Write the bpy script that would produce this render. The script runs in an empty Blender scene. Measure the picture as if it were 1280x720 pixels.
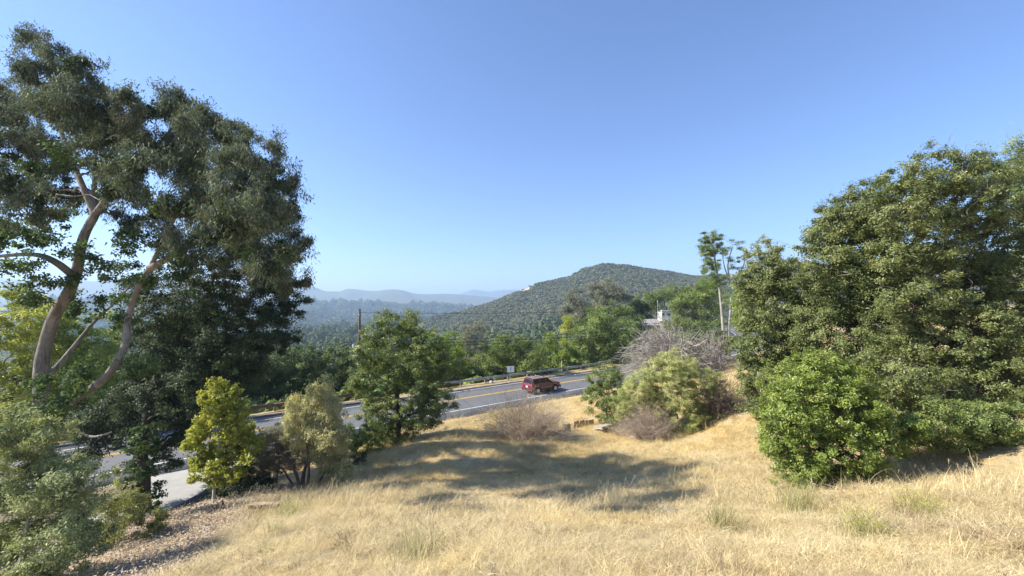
import bpy, bmesh, math, random
import numpy as np
from mathutils import Vector, Matrix
R = math.radians
rng = np.random.default_rng(7)
random.seed(7)
scene = bpy.context.scene
C = scene.collection

# ------------------------------------------------------------------ camera
F = 520.0; W0, H0 = 1280.0, 720.0; HORIZON = 382.0; CAMZ = 10.0
PITCH = math.atan((HORIZON - 360.0) / F)
cam_d = bpy.data.cameras.new('camera'); cam = bpy.data.objects.new('camera', cam_d); C.objects.link(cam)
cam_d.sensor_width = 36.0; cam_d.lens = 36.0 * F / W0
cam_d.clip_start = 0.1; cam_d.clip_end = 40000
cam.location = (0, 0, CAMZ); cam.rotation_euler = (R(90) + PITCH, 0, 0)
scene.camera = cam
# ------------------------------------------------------------------ sky and sun
SUN_EL = 37.0
SUN_AZ = -96.0            # degrees clockwise from +Y: the sun stands to the left
world = bpy.data.worlds.new('World'); scene.world = world; world.use_nodes = True
wn = world.node_tree.nodes; wl = world.node_tree.links
sky = wn.new('ShaderNodeTexSky'); sky.sky_type = 'NISHITA'; sky.sun_disc = False
sky.sun_elevation = R(SUN_EL); sky.sun_rotation = R(SUN_AZ)
sky.altitude = 0; sky.air_density = 1.0; sky.dust_density = 0.2; sky.ozone_density = 5.0
hue = wn.new('ShaderNodeMix'); hue.data_type = 'RGBA'; hue.blend_type = 'MULTIPLY'; hue.inputs[0].default_value = 1.0; hue.inputs[7].default_value = (0.89, 0.91, 1.03, 1)
wl.new(sky.outputs[0], hue.inputs[6]); wl.new(hue.outputs[2], wn['Background'].inputs['Color']); wn['Background'].inputs['Strength'].default_value = 0.094
sun_d = bpy.data.lights.new('sun', 'SUN'); sun_d.energy = 5.0; sun_d.angle = R(0.53); sun_d.color = (1.0, 0.95, 0.85)
sun = bpy.data.objects.new('sun', sun_d); C.objects.link(sun)
sdir = Vector((math.sin(R(SUN_AZ)) * math.cos(R(SUN_EL)), math.cos(R(SUN_AZ)) * math.cos(R(SUN_EL)), math.sin(R(SUN_EL))))
sun.rotation_euler = sdir.to_track_quat('Z', 'Y').to_euler()
scene.view_settings.view_transform = 'Standard'; scene.view_settings.look = 'None'
scene.view_settings.exposure = 1.27; scene.view_settings.gamma = 1.0
scene.cycles.max_bounces = 6; scene.cycles.diffuse_bounces = 3; scene.cycles.glossy_bounces = 2
scene.cycles.transmission_bounces = 4; scene.cycles.volume_bounces = 0; scene.cycles.transparent_max_bounces = 8
scene.cycles.use_denoising = True

def at(px, py, Y):
    """world point seen at pixel px, py of the 1280x720 photograph, Y metres in front of the camera"""
    cx, cy, cz = (px - 640.0), (360.0 - py), F
    c, s = math.cos(PITCH), math.sin(PITCH)
    fy = cz * c - cy * s; fz = cz * s + cy * c
    return np.array([cx / fy * Y, Y, CAMZ + fz / fy * Y])

# ------------------------------------------------------------------ materials
def new_mat(name):
    m = bpy.data.materials.new(name); m.use_nodes = True
    return m, m.node_tree.nodes, m.node_tree.links, m.node_tree.nodes['Principled BSDF']
def ramp(n, l, fac, stops):
    r = n.new('ShaderNodeValToRGB'); e = r.color_ramp.elements
    while len(e) < len(stops): e.new(0.5)
    for i, (p, c) in enumerate(stops): e[i].position = p; e[i].color = (*c, 1)
    l.new(fac, r.inputs[0]); return r.outputs[0]
def noise(n, l, scale, detail=4, rough=0.6, vec=None, dist=0.0):
    t = n.new('ShaderNodeTexNoise'); t.inputs['Scale'].default_value = scale
    t.inputs['Detail'].default_value = detail; t.inputs['Roughness'].default_value = rough
    t.inputs['Distortion'].default_value = dist
    if vec is None:
        g = n.new('ShaderNodeNewGeometry'); vec = g.outputs['Position']
    l.new(vec, t.inputs['Vector']); return t.outputs[0]
def mixc(n, l, fac, a, b, mode='MIX'):
    m = n.new('ShaderNodeMix'); m.data_type = 'RGBA'; m.blend_type = mode
    for sock, v in ((m.inputs[0], fac), (m.inputs[6], a), (m.inputs[7], b)):
        if isinstance(v, (int, float)): sock.default_value = v
        elif isinstance(v, tuple): sock.default_value = (*v, 1)
        else: l.new(v, sock)
    return m.outputs[2]
def bump(n, l, bs, h, strength=0.4, dist=0.05):
    b = n.new('ShaderNodeBump'); b.inputs['Strength'].default_value = strength; b.inputs['Distance'].default_value = dist
    l.new(h, b.inputs['Height']); l.new(b.outputs[0], bs.inputs['Normal'])
def flat(name, col, rough=0.7, metal=0.0, var=0.15, scale=8.0, spec=0.4):
    m, n, l, b = new_mat(name)
    f = noise(n, l, scale, 5)
    lo = tuple(c * (1 - var) for c in col); hi = tuple(min(1, c * (1 + var)) for c in col)
    l.new(ramp(n, l, f, [(0.3, lo), (0.7, hi)]), b.inputs['Base Color'])
    b.inputs['Roughness'].default_value = rough; b.inputs['Metallic'].default_value = metal
    b.inputs['Specular IOR Level'].default_value = spec
    return m
def leaf_mat(name, dark, mid, light, trans=0.28, rough=0.5, spec=0.35, tcol=None):
    m, n, l, b = new_mat(name)
    a = n.new('ShaderNodeAttribute'); a.attribute_name = 'tint'
    col = ramp(n, l, a.outputs['Fac'], [(0.0, dark), (0.5, mid), (1.0, light)])
    l.new(col, b.inputs['Base Color']); b.inputs['Roughness'].default_value = rough
    b.inputs['Specular IOR Level'].default_value = spec
    t = n.new('ShaderNodeBsdfTranslucent')
    l.new(mixc(n, l, 0.5, col, tcol or (light[0] * 1.3, light[1] * 1.35, light[2] * 0.5)), t.inputs['Color'])
    mx = n.new('ShaderNodeMixShader'); mx.inputs[0].default_value = trans
    l.new(b.outputs[0], mx.inputs[1]); l.new(t.outputs[0], mx.inputs[2])
    l.new(mx.outputs[0], n['Material Output'].inputs['Surface'])
    return m
def bark_mat(name, dark, light, scale=3.0):
    m, n, l, b = new_mat(name)
    tc = n.new('ShaderNodeNewGeometry'); mp = n.new('ShaderNodeMapping'); mp.inputs['Scale'].default_value = (1, 1, 0.3)
    l.new(tc.outputs['Position'], mp.inputs['Vector'])
    f = noise(n, l, scale, 6, 0.65, mp.outputs[0], 0.6); fb = noise(n, l, 1.1, 4, 0.7)
    l.new(mixc(n, l, ramp(n, l, fb, [(0.45, (0, 0, 0)), (0.58, (0.8, 0.8, 0.8))]), ramp(n, l, f, [(0.32, dark), (0.6, light)]), tuple(0.55 * (p + q) * 0.75 for p, q in zip(dark, light))), b.inputs['Base Color'])
    b.inputs['Roughness'].default_value = 0.9; b.inputs['Specular IOR Level'].default_value = 0.2
    f2 = noise(n, l, scale * 8, 5, 0.7, mp.outputs[0]); bump(n, l, b, f2, 0.6, 0.03)
    return m

M = {}
M['euc'] = leaf_mat('eucalyptus_leaf', (0.0432, 0.0562, 0.0399), (0.1015, 0.1253, 0.084), (0.2268, 0.2538, 0.1733), 0.16, 0.65, 0.12)
M['bigleaf'] = leaf_mat('broad_leaf', (0.0374, 0.0655, 0.0272), (0.0747, 0.1165, 0.0469), (0.157, 0.2184, 0.0741), 0.25, 0.6, 0.15)
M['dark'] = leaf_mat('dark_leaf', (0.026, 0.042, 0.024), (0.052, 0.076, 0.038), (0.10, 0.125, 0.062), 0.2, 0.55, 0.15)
M['oak'] = leaf_mat('oak_leaf', (0.0752, 0.097, 0.0331), (0.1455, 0.1733, 0.057), (0.2508, 0.2623, 0.0966), 0.22, 0.45, 0.3)
M['oak2'] = leaf_mat('oak_leaf_green', (0.0793, 0.1141, 0.0346), (0.1586, 0.2053, 0.0593), (0.2696, 0.3042, 0.0926), 0.22, 0.45, 0.3)
M['farleaf'] = leaf_mat('far_oak_leaf', (0.0824, 0.1185, 0.0359), (0.1565, 0.2053, 0.0577), (0.2553, 0.3001, 0.0834), 0.22, 0.6, 0.15)
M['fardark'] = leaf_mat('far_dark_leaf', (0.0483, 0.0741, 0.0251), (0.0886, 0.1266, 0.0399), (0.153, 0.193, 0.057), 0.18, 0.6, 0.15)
M['bright'] = leaf_mat('bright_leaf', (0.1138, 0.1663, 0.0314), (0.215, 0.2834, 0.0522), (0.3289, 0.3819, 0.0836), 0.35, 0.5, 0.2)
M['yellow'] = leaf_mat('yellow_green_leaf', (0.1932, 0.2234, 0.0368), (0.3381, 0.3646, 0.063), (0.483, 0.4704, 0.105), 0.38, 0.5, 0.25)
M['olive'] = leaf_mat('olive_leaf', (0.1323, 0.1482, 0.0568), (0.2314, 0.2447, 0.0961), (0.3571, 0.3541, 0.142), 0.3, 0.5, 0.2)
M['tan'] = leaf_mat('tan_leaf', (0.2692, 0.2644, 0.1265), (0.4392, 0.4175, 0.2151), (0.6234, 0.5706, 0.3162), 0.3, 0.6, 0.2)
M['green'] = leaf_mat('fresh_green_leaf', (0.0869, 0.1222, 0.0251), (0.1824, 0.238, 0.047), (0.3227, 0.3732, 0.0889), 0.25, 0.4, 0.3)
M['sage'] = leaf_mat('sage_leaf', (0.1984, 0.2258, 0.0898), (0.3438, 0.3763, 0.1474), (0.5554, 0.5519, 0.2437), 0.32, 0.55, 0.2)
M['pinkleaf'] = leaf_mat('dry_pinkish_leaf', (0.299, 0.2185, 0.1495), (0.483, 0.3795, 0.276), (0.6325, 0.5405, 0.3795), 0.3, 0.8, 0.1)
M['greyleaf'] = leaf_mat('grey_leaf', (0.1265, 0.1323, 0.092), (0.207, 0.2012, 0.138), (0.3105, 0.2875, 0.1955), 0.2, 0.6, 0.15)
M['fgbush'] = leaf_mat('grey_green_leaf', (0.1221, 0.1458, 0.0743), (0.2441, 0.2812, 0.1377), (0.4441, 0.4685, 0.2296), 0.22, 0.6, 0.15)
M['pine'] = leaf_mat('pine_needle', (0.0872, 0.1293, 0.0432), (0.1586, 0.2129, 0.0679), (0.2696, 0.3194, 0.0988), 0.2, 0.5, 0.2)
M['bark_pale'] = bark_mat('pale_bark', (0.075, 0.064, 0.055), (0.33, 0.285, 0.24), 4.0)
M['bark_brown'] = bark_mat('brown_bark', (0.05, 0.038, 0.028), (0.13, 0.10, 0.075), 4)
M['bark_grey'] = bark_mat('grey_bark', (0.20, 0.18, 0.16), (0.42, 0.385, 0.34), 3)
M['bark_white'] = bark_mat('white_bark', (0.30, 0.28, 0.24), (0.58, 0.54, 0.47), 3)
M['dead_bark'] = bark_mat('dead_bark', (0.17, 0.15, 0.13), (0.46, 0.42, 0.37), 3)
M['twig_pink'] = bark_mat('pinkish_twig', (0.24, 0.18, 0.15), (0.52, 0.42, 0.36), 3)
M['twig_dark'] = bark_mat('dark_twig', (0.07, 0.05, 0.045), (0.19, 0.145, 0.125), 3)

# ------------------------------------------------------------------ mesh helpers
def mesh_np(name, verts, faces, mat=None, tint=None, smooth=False, loose_edges=None):
    """faces: (N,k) array with one k, or a list of such arrays"""
    fl = faces if isinstance(faces, list) else [faces]
    fl = [np.asarray(f, dtype=np.int32) for f in fl if len(f)]
    me = bpy.data.meshes.new(name)
    verts = np.asarray(verts, dtype=np.float32)
    me.vertices.add(len(verts)); me.vertices.foreach_set('co', verts.ravel())
    loops = np.concatenate([f.ravel() for f in fl]) if fl else np.zeros(0, np.int32)
    sizes = np.concatenate([np.full(len(f), f.shape[1], np.int32) for f in fl]) if fl else np.zeros(0, np.int32)
    starts = np.concatenate([[0], np.cumsum(sizes)[:-1]]).astype(np.int32) if len(sizes) else sizes
    me.loops.add(len(loops)); me.loops.foreach_set('vertex_index', loops)
    me.polygons.add(len(sizes)); me.polygons.foreach_set('loop_start', starts)
    if smooth: me.polygons.foreach_set('use_smooth', np.ones(len(sizes), bool))
    me.update(calc_edges=True)
    if tint is not None:
        a = me.attributes.new('tint', 'FLOAT', 'FACE'); a.data.foreach_set('value', np.clip(tint, 0, 1).astype(np.float32))
    if mat: me.materials.append(mat)
    return me
def link(name, me, parent=None):
    o = bpy.data.objects.new(name, me); C.objects.link(o)
    if parent is not None: o.parent = parent
    return o
def tag(o, label=None, cat=None, group=None, kind=None):
    if label: o['label'] = label
    if cat: o['category'] = cat
    if group: o['group'] = group
    if kind: o['kind'] = kind
    return o
def empty(name, loc, label, cat, group=None):
    o = bpy.data.objects.new(name, None); C.objects.link(o); o.location = [float(v) for v in loc]
    o.empty_display_size = 0.3
    return tag(o, label, cat, group)

class Tubes:
    def __init__(s, sides=6): s.v = []; s.f = []; s.n = 0; s.k = sides
    def add(s, pts, r0, r1=None, sides=None):
        pts = np.asarray(pts, float); n = len(pts); k = sides or s.k
        if r1 is None: rad = np.asarray(r0, float) * np.ones(n)
        else: rad = np.linspace(r0, r1, n)
        t = np.gradient(pts, axis=0); t /= (np.linalg.norm(t, axis=1, keepdims=True) + 1e-9)
        r0_ = np.array([1.0, 0, 0]) if abs(t[0, 2]) > 0.8 else np.array([0, 0, 1.0])
        a = np.zeros_like(t); u = np.cross(t[0], r0_)
        for i in range(n):
            u = u - t[i] * (u @ t[i]); u /= np.linalg.norm(u) + 1e-9; a[i] = u
        b = np.cross(t, a)
        ang = np.arange(k) * 2 * math.pi / k
        ring = pts[:, None, :] + rad[:, None, None] * (np.cos(ang)[None, :, None] * a[:, None, :] + np.sin(ang)[None, :, None] * b[:, None, :])
        s.v.append(ring.reshape(-1, 3))
        i = np.arange(n - 1)[:, None] * k; j = np.arange(k)[None, :]; j2 = (j + 1) % k
        q = np.stack([i + j, i + j2, i + k + j2, i + k + j], -1).reshape(-1, 4) + s.n
        s.f.append(q); s.n += n * k
    def mesh(s, name, mat, smooth=True):
        return mesh_np(name, np.concatenate(s.v), np.concatenate(s.f), mat, smooth=smooth)

def curve_pts(a, b, n=6, sag=0.0, wob=0.1, lift=0.0):
    a = np.asarray(a, float); b = np.asarray(b, float); t = np.linspace(0, 1, n)[:, None]
    p = a * (1 - t) + b * t; L = np.linalg.norm(b - a)
    p[:, 2:] += (lift - sag) * L * np.sin(t * math.pi)
    w = rng.normal(0, wob * L * 0.35, (n, 3)); w[0] = 0; w[-1] = 0
    return p + w

def unit(n):
    v = rng.normal(size=(n, 3)); return v / np.linalg.norm(v, axis=1, keepdims=True)

def leaves_at(cent, out, L, Wd, droop=0.0, upbias=0.35, rand=0.55, tint=None):
    """one pointed quad per leaf"""
    n = len(cent)
    nor = out * 0.8 + np.array([0, 0, upbias]) + rng.normal(0, rand, (n, 3)); nor /= np.linalg.norm(nor, axis=1, keepdims=True) + 1e-9
    d = unit(n) + np.array([0, 0, -droop]) * 1.5 + out * 0.4
    d -= nor * (d * nor).sum(1, keepdims=True) * (0.85 if droop < 0.5 else 0.2); d /= np.linalg.norm(d, axis=1, keepdims=True) + 1e-9
    s = np.cross(nor, d); s /= np.linalg.norm(s, axis=1, keepdims=True) + 1e-9
    l = (L * rng.uniform(0.5, 1.5, n))[:, None]; w = (Wd * rng.uniform(0.7, 1.25, n))[:, None]
    cup = nor * w * 0.25
    v = np.stack([cent - d * l * 0.35 - s * w * 0.5, cent + d * l * 0.65, cent - d * l * 0.35 + s * w * 0.5], 1).reshape(-1, 3)
    f = np.arange(3 * n).reshape(-1, 3)
    return v, f

LEAFCOUNT = [0]
def make_crown(blobs, L, Wd, k=1.0, rc=0.3, droop=0.0, shell=(0.7, 1.06), flat_=0.7, sprig=0.0, tintj=0.18, seed=0, hole=0.0, upbias=0.35, rand=0.55, vstretch=1.0, tint_fn=None):
    """blobs: (x,y,z,rx,ry,rz). Returns verts, faces, tint, cluster centres"""
    blobs = np.asarray(blobs, float)
    V = []; Fc = []; T = []; n0 = 0; CC = []
    for bi, (x, y, z, rx, ry, rz) in enumerate(blobs):
        area = 4 * math.pi * ((rx * ry + rx * rz + ry * rz) / 3)
        nleaf = area * k / (L * Wd * 0.5)
        percl = max(10, int(3.0 * (rc * rc) * 4 / (L * Wd * 0.5) * 0.55)); percl = min(percl, 230)
        nc = max(4, int(nleaf / percl / 0.75))
        d = unit(nc)
        lump = 1 + 0.20 * np.sin(d[:, 0] * 5 + bi * 1.7) * np.cos(d[:, 2] * 6 + bi) + 0.10 * np.sin(d[:, 1] * 11 + bi)
        rr = rng.uniform(shell[0], shell[1], nc) * lump
        inner = rng.random(nc) < 0.18; rr[inner] *= rng.uniform(0.4, 0.9, inner.sum())
        cc = np.array([x, y, z]) + d * np.array([rx, ry, rz]) * rr[:, None]
        keep = np.ones(nc, bool)
        for bj, (u, v_, w_, a, b, c) in enumerate(blobs):
            if bj == bi: continue
            q = (((cc - np.array([u, v_, w_])) / np.array([a, b, c])) ** 2).sum(1)
            keep &= ~((q < 0.45) & (rng.random(nc) < 0.75))
        if hole > 0:
            hn = np.sin(cc[:, 0] * 2.1 / max(rx, .3) + 3 * bi) * np.sin(cc[:, 2] * 2.7 / max(rx, .3)) * np.cos(cc[:, 1] * 1.9 / max(rx, .3) + bi)
            keep &= hn < (1 - hole)
        cc = cc[keep]; d = d[keep]; nc = len(cc)
        if nc == 0: continue
        CC.append(cc)
        sz = rc * rng.uniform(0.6, 1.35, nc)
        m = np.repeat(np.arange(nc), percl)
        keepl = rng.random(len(m)) < rng.uniform(0.5, 1.0, nc)[m]; m = m[keepl]
        loc = rng.normal(0, 0.48, (len(m), 3)); loc[:, 2] *= flat_ * vstretch
        if sprig > 0:
            tt = rng.random(len(m))[:, None] ; stick = rng.random(nc) < 0.35
            loc += (d[m] + np.array([0, 0, 0.5])) * tt * sprig * 3 * stick[m][:, None]
        cent = cc[m] + loc * sz[m][:, None]
        v, f = leaves_at(cent, d[m], L, Wd, droop, upbias, rand)
        ct = rng.normal(0.5, 0.2, nc)
        t = ct[m] + rng.normal(0, tintj, len(m))
        if tint_fn is not None: t = t + tint_fn(cent)
        V.append(v); Fc.append(f + n0); T.append(t); n0 += len(v)
    V = np.concatenate(V); Fc = np.concatenate(Fc); T = np.concatenate(T)
    LEAFCOUNT[0] += len(Fc)
    return V, Fc, T, np.concatenate(CC)

def pxblobs(lst, Y, depth=1.0, jit=0.0):
    """(px,py,rpx[,dY[,ratio z]]) -> world blobs"""
    out = []
    for b in lst:
        px, py, r = b[:3]; dy = b[3] if len(b) > 3 else rng.uniform(-jit, jit); zr = b[4] if len(b) > 4 else 1.0
        yy = Y + dy; p = at(px, py, yy); rw = r / F * yy
        out.append((*p, rw, rw * depth, rw * zr))
    return out

def split_blobs(blobs, n=4, rf=0.45, spread=0.8, zf=1.0):
    out = []
    for (x, y, z, a, b, c) in blobs:
        d = unit(n); rr = rng.uniform(0.45, 1.0, n) * spread
        for k in range(n):
            q = rf * rng.uniform(0.7, 1.3); out.append((x + d[k, 0] * a * rr[k], y + d[k, 1] * b * rr[k], z + d[k, 2] * c * rr[k], a * q, b * q, c * q * zf))
    return out

def tree(name, label, cat, base, blobs, leaf, bark, L, Wd, trunk=None, r0=0.2, twigs=0.25, group=None, crown_name='crown', limbs=None, limb_r=0.35, sprays=0, spray_len=0.6, **kw):
    """Empty at the base > trunk (with limbs), crown"""
    base = np.asarray(base, float)
    root = empty(name, base, label, cat, group)
    V, Fc, T, CC = make_crown(blobs, L, Wd, **kw)
    link(crown_name, mesh_np(crown_name, V - base, Fc, M[leaf] if isinstance(leaf, str) else leaf, T), root)
    tb = Tubes(7)
    B = np.asarray(blobs)[:, :3]; br = np.asarray(blobs)[:, 3]
    if trunk is None:
        top = B.mean(0); top = base * 0.35 + top * 0.65; top[2] = base[2] + (B[:, 2].mean() - base[2]) * 0.75
        trunk = [curve_pts(base - np.array([0, 0, 0.4]), top, 7, 0, 0.05)]
        rads = [(r0, r0 * 0.55)]
    else:
        rads = [(t[1], t[2]) for t in trunk]; trunk = [np.asarray(t[0], float) for t in trunk]
    nodes = []
    for t, (a, b) in zip(trunk, rads):
        # resample smoothly
        tt = np.linspace(0, len(t) - 1, len(t) * 4); ii = np.minimum(tt.astype(int), len(t) - 2); fr = (tt - ii)[:, None]
        p0 = t[np.maximum(ii - 1, 0)]; p1 = t[ii]; p2 = t[ii + 1]; p3 = t[np.minimum(ii + 2, len(t) - 1)]
        pts = 0.5 * ((2 * p1) + (-p0 + p2) * fr + (2 * p0 - 5 * p1 + 4 * p2 - p3) * fr ** 2 + (-p0 + 3 * p1 - 3 * p2 + p3) * fr ** 3)
        rr = np.linspace(a, b, len(pts)) * (1 + rng.normal(0, 0.03, len(pts)))
        rr[0] *= 1.15
        tb.add(pts, rr, sides=9)
        for p, r in zip(pts[len(pts) // 4:], rr[len(pts) // 4:]): nodes.append((p, r))
    NP = np.array([p for p, _ in nodes]); NR = np.array([r for _, r in nodes])
    order = np.argsort(np.linalg.norm(B[:, None] - NP[None], axis=2).min(1))
    for i in order:
        dd = np.linalg.norm(NP - B[i], axis=1) + np.maximum(0, NP[:, 2] - B[i, 2] + 0.3 * br[i]) * 1.5
        j = int(np.argmin(dd)); L_ = np.linalg.norm(NP[j] - B[i])
        if L_ > 0.05:
            rs = min(NR[j] * 0.7, r0 * limb_r + 0.02 * L_)
            pts = curve_pts(NP[j], B[i], 8, 0, 0.09, 0.06)
            rad = np.linspace(rs, max(rs * 0.35, r0 * 0.05), 8)
            tb.add(pts, rad)
            NP = np.concatenate([NP, pts[3:]]); NR = np.concatenate([NR, rad[3:]])
    # twigs out to leaf clusters
    sel = np.where(rng.random(len(CC)) < twigs)[0][:700]
    for i in sel:
        dd = np.linalg.norm(NP - CC[i], axis=1); j = int(np.argmin(dd))
        pts = curve_pts(NP[j], CC[i], 5, 0, 0.12)
        tb.add(pts, max(0.006, NR[j] * 0.4), max(0.003, NR[j] * 0.1), sides=4)
    if sprays:
        st = Tubes(3); ctr = B.mean(0)
        for i in rng.integers(0, len(CC), sprays):
            p = CC[i]; o_ = p - ctr; o_ /= np.linalg.norm(o_) + 1e-9; o_ = o_ + np.array([0, 0, 0.35]) + rng.normal(0, 0.35, 3); o_ /= np.linalg.norm(o_)
            q = p + o_ * spray_len * rng.uniform(0.6, 1.3); pts = curve_pts(p - o_ * 0.2, q, 5, 0, 0.12); st.add(pts, 0.012, 0.004)
            for j in (2, 3, 4): st.add(np.stack([pts[j], pts[j] + (o_ + rng.normal(0, 0.8, 3)) * spray_len * 0.3]), 0.007, 0.003)
        sm_ = st.mesh('dead_twigs', M['bark_grey']); sm_.transform(Matrix.Translation(Vector(-base))); tag(link('dead_twigs', sm_, root), kind='stuff')
    me = tb.mesh('trunk', M[bark]); me.transform(Matrix.Translation(Vector(-base)))
    link('trunk', me, root)
    return root

# ------------------------------------------------------------------ the road line in plan
ROADC = np.array([(-95, -24), (-55, 7), (-35, 22.3), (-25, 30.0), (-15.1, 37.7), (-7.3, 43.7), (0, 49.4), (9.6, 56.8), (22, 66.6), (34, 76.6), (46, 87), (56, 98), (63, 112), (66, 130)], float)
def smooth_line(P, n=300):
    t = np.linspace(0, len(P) - 1, n); i = np.minimum(t.astype(int), len(P) - 2); f = (t - i)[:, None]
    p0 = P[np.maximum(i - 1, 0)]; p1 = P[i]; p2 = P[i + 1]; p3 = P[np.minimum(i + 2, len(P) - 1)]
    q = 0.5 * ((2 * p1) + (-p0 + p2) * f + (2 * p0 - 5 * p1 + 4 * p2 - p3) * f ** 2 + (-p0 + 3 * p1 - 3 * p2 + p3) * f ** 3)
    return q
RL = smooth_line(ROADC, 320)
RT = np.gradient(RL, axis=0); RT /= np.linalg.norm(RT, axis=1, keepdims=True)
RN = np.stack([-RT[:, 1], RT[:, 0]], 1)            # to the far side of the road
def zroad(x): return np.interp(x, [-100, -40, -25, 15, 35, 50, 66, 80], [-1.2, -0.3, 0, 0, 0.7, 1.6, 3.0, 4.0])
def road_d(x, y):
    x = np.asarray(x, float); y = np.asarray(y, float); sh = x.shape
    P = np.stack([x.ravel(), y.ravel()], 1); best = np.full(len(P), 1e9); sd = np.zeros(len(P)); zr = np.zeros(len(P))
    for s in range(0, len(P), 20000):
        q = P[s:s + 20000]; D = q[:, None, :] - RL[None, ::2, :]
        dist = (D ** 2).sum(2); j = dist.argmin(1); dv = D[np.arange(len(q)), j]
        sd[s:s + 20000] = (dv * RN[::2][j]).sum(1); best[s:s + 20000] = np.sqrt(dist[np.arange(len(q)), j]); zr[s:s + 20000] = zroad(RL[::2][j, 0])
    sg = np.where(sd >= 0, 1, -1) * best
    return sg.reshape(sh), zr.reshape(sh)
def road_pt(x, d=0.0):
    i = int(np.argmin(np.abs(RL[:, 0] - x))); p = RL[i] + RN[i] * d
    return np.array([p[0], p[1], zroad(RL[i, 0])]), math.atan2(RT[i, 1], RT[i, 0])

# ------------------------------------------------------------------ near ground: thin plate through surveyed points
cps = [at(*a) for a in [(640,720,6.0),(200,720,9.5),(350,700,8.5),(100,720,11.2),(1280,720,5.2),(1280,600,10.2),(1200,650,7.2),(1000,700,6.2),
    (820,700,6.2),(500,700,7.2),(640,655,11.2),(760,650,11.2),(900,620,12.5),(900,580,17),(450,650,12.2),(400,640,14),(330,650,14.6),(270,645,16.5),(268,628,19),
    (500,600,18),(700,600,18.2),(600,610,17),(480,575,22),(560,545,27),(440,590,21.2),(640,560,24),(525,560,22.8),(590,556,23.6),(730,512,36),(750,530,32),(850,545,27.5),(930,525,30),
    (930,485,42),(910,466,53),(1150,560,14),(1020,612,11.7),(1060,600,12),(950,560,19.5),(380,615,19.6),(800,560,24),(700,640,12.6),(560,640,13.0),(820,630,13.0)]]
cps += [np.array(p, float) for p in [(16,30,4.6),(25,25,8),(30,42,5.5),(30,15,9.5),(20,6,9.3),(14.8,12,6.0),(-14,12,2.3),(-17,14,1.0),(-25,17,-.1),(-30,10,-.4),(-20,4,2.3),
    (0,0,7.2),(0,-12,8.5),(-10,0,5.6),(10,0,8.3),(-16.4,19.3,.1),(-18,22.5,0),(-21,22,0),(-24,14,0),(40,60,4),(45,40,9),(-40,-10,0),(40,-10,12),(-12.5,27,0.1),(-10,30.5,.2),(-9.5,24.5,.9)]]
for xx in (-30,-22,-15,-8,-2,5,12,20,30,42):
    p,_ = road_pt(xx,-6.6); cps.append(np.array([p[0],p[1],p[2]]))
CP = np.array(cps)
def _phi(r2): return 0.5 * r2 * np.log(r2 + 1e-9)
_n = len(CP); _D = ((CP[:, None, :2] - CP[None, :, :2]) ** 2).sum(2)
_A = np.zeros((_n + 3, _n + 3)); _A[:_n, :_n] = _phi(_D) + np.eye(_n) * 4.0
_A[:_n, _n] = 1; _A[:_n, _n + 1:] = CP[:, :2]; _A[_n, :_n] = 1; _A[_n + 1:, :_n] = CP[:, :2].T
_w = np.linalg.solve(_A, np.concatenate([CP[:, 2], [0, 0, 0]]))
def tps(x, y):
    sh = x.shape; x = x.ravel(); y = y.ravel(); out = np.zeros(len(x))
    for s in range(0, len(x), 40000):
        a = x[s:s + 40000]; b = y[s:s + 40000]
        r2 = (a[:, None] - CP[None, :, 0]) ** 2 + (b[:, None] - CP[None, :, 1]) ** 2
        out[s:s + 40000] = _phi(r2) @ _w[:_n] + _w[_n] + _w[_n + 1] * a + _w[_n + 2] * b
    return out.reshape(sh)
def sstep(a, b, x): t = np.clip((x - a) / (b - a), 0, 1); return t * t * (3 - 2 * t)
def vnoise(x, y, s, seed=0):
    """cheap smooth value noise"""
    x = np.asarray(x) / s + seed * 13.7; y = np.asarray(y) / s + seed * 7.3
    xi = np.floor(x).astype(np.int64); yi = np.floor(y).astype(np.int64); fx = x - xi; fy = y - yi
    fx = fx * fx * (3 - 2 * fx); fy = fy * fy * (3 - 2 * fy)
    def h(a, b):
        n = (a * 374761393 + b * 668265263 + seed * 974711) & 0x7fffffff
        n = ((n ^ (n >> 13)) * 1274126177) & 0x7fffffff
        return ((n ^ (n >> 16)) & 0xffff) / 65535.0
    return (h(xi, yi) * (1 - fx) + h(xi + 1, yi) * fx) * (1 - fy) + (h(xi, yi + 1) * (1 - fx) + h(xi + 1, yi + 1) * fx) * fy
def fbm(x, y, s, o=4, seed=0):
    t = 0; a = 1; tot = 0
    for i in range(o): t = t + a * vnoise(x, y, s / 2 ** i, seed + i); tot += a; a *= 0.5
    return t / tot - 0.5

def ridge(x, y, crest, width, p=1.4, foot=-45.0):
    """height field of a ridge: crest polyline (x,y,z)"""
    best = np.full(x.shape, 1e12); zc = np.zeros(x.shape)
    for i in range(len(crest) - 1):
        a = np.array(crest[i]); b = np.array(crest[i + 1]); d = b[:2] - a[:2]; L2 = (d ** 2).sum()
        t = np.clip(((x - a[0]) * d[0] + (y - a[1]) * d[1]) / L2, 0, 1)
        q = (x - a[0] - t * d[0]) ** 2 + (y - a[1] - t * d[1]) ** 2
        m = q < best; best = np.where(m, q, best); zc = np.where(m, a[2] + t * (b[2] - a[2]), zc)
    dd = np.sqrt(best)
    return foot + (zc - foot) * np.exp(-(dd / width) ** p)
def crest(lst): return [tuple(at(*a)) for a in lst]
HILL = crest([(520,424,1000),(560,406,960),(591,391,920),(620,376,890),(647,364,870),(662,357,860),(676,352,850),(710,345,840),(732,333,830),(755,327.5,820),(780,329,825),(804,333,830),(835,338,850),(854,343,880),(872,345,900),(920,344,930),(990,338,960),(1060,330,990),(1200,318,1050),(1400,315,1100)])
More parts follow.
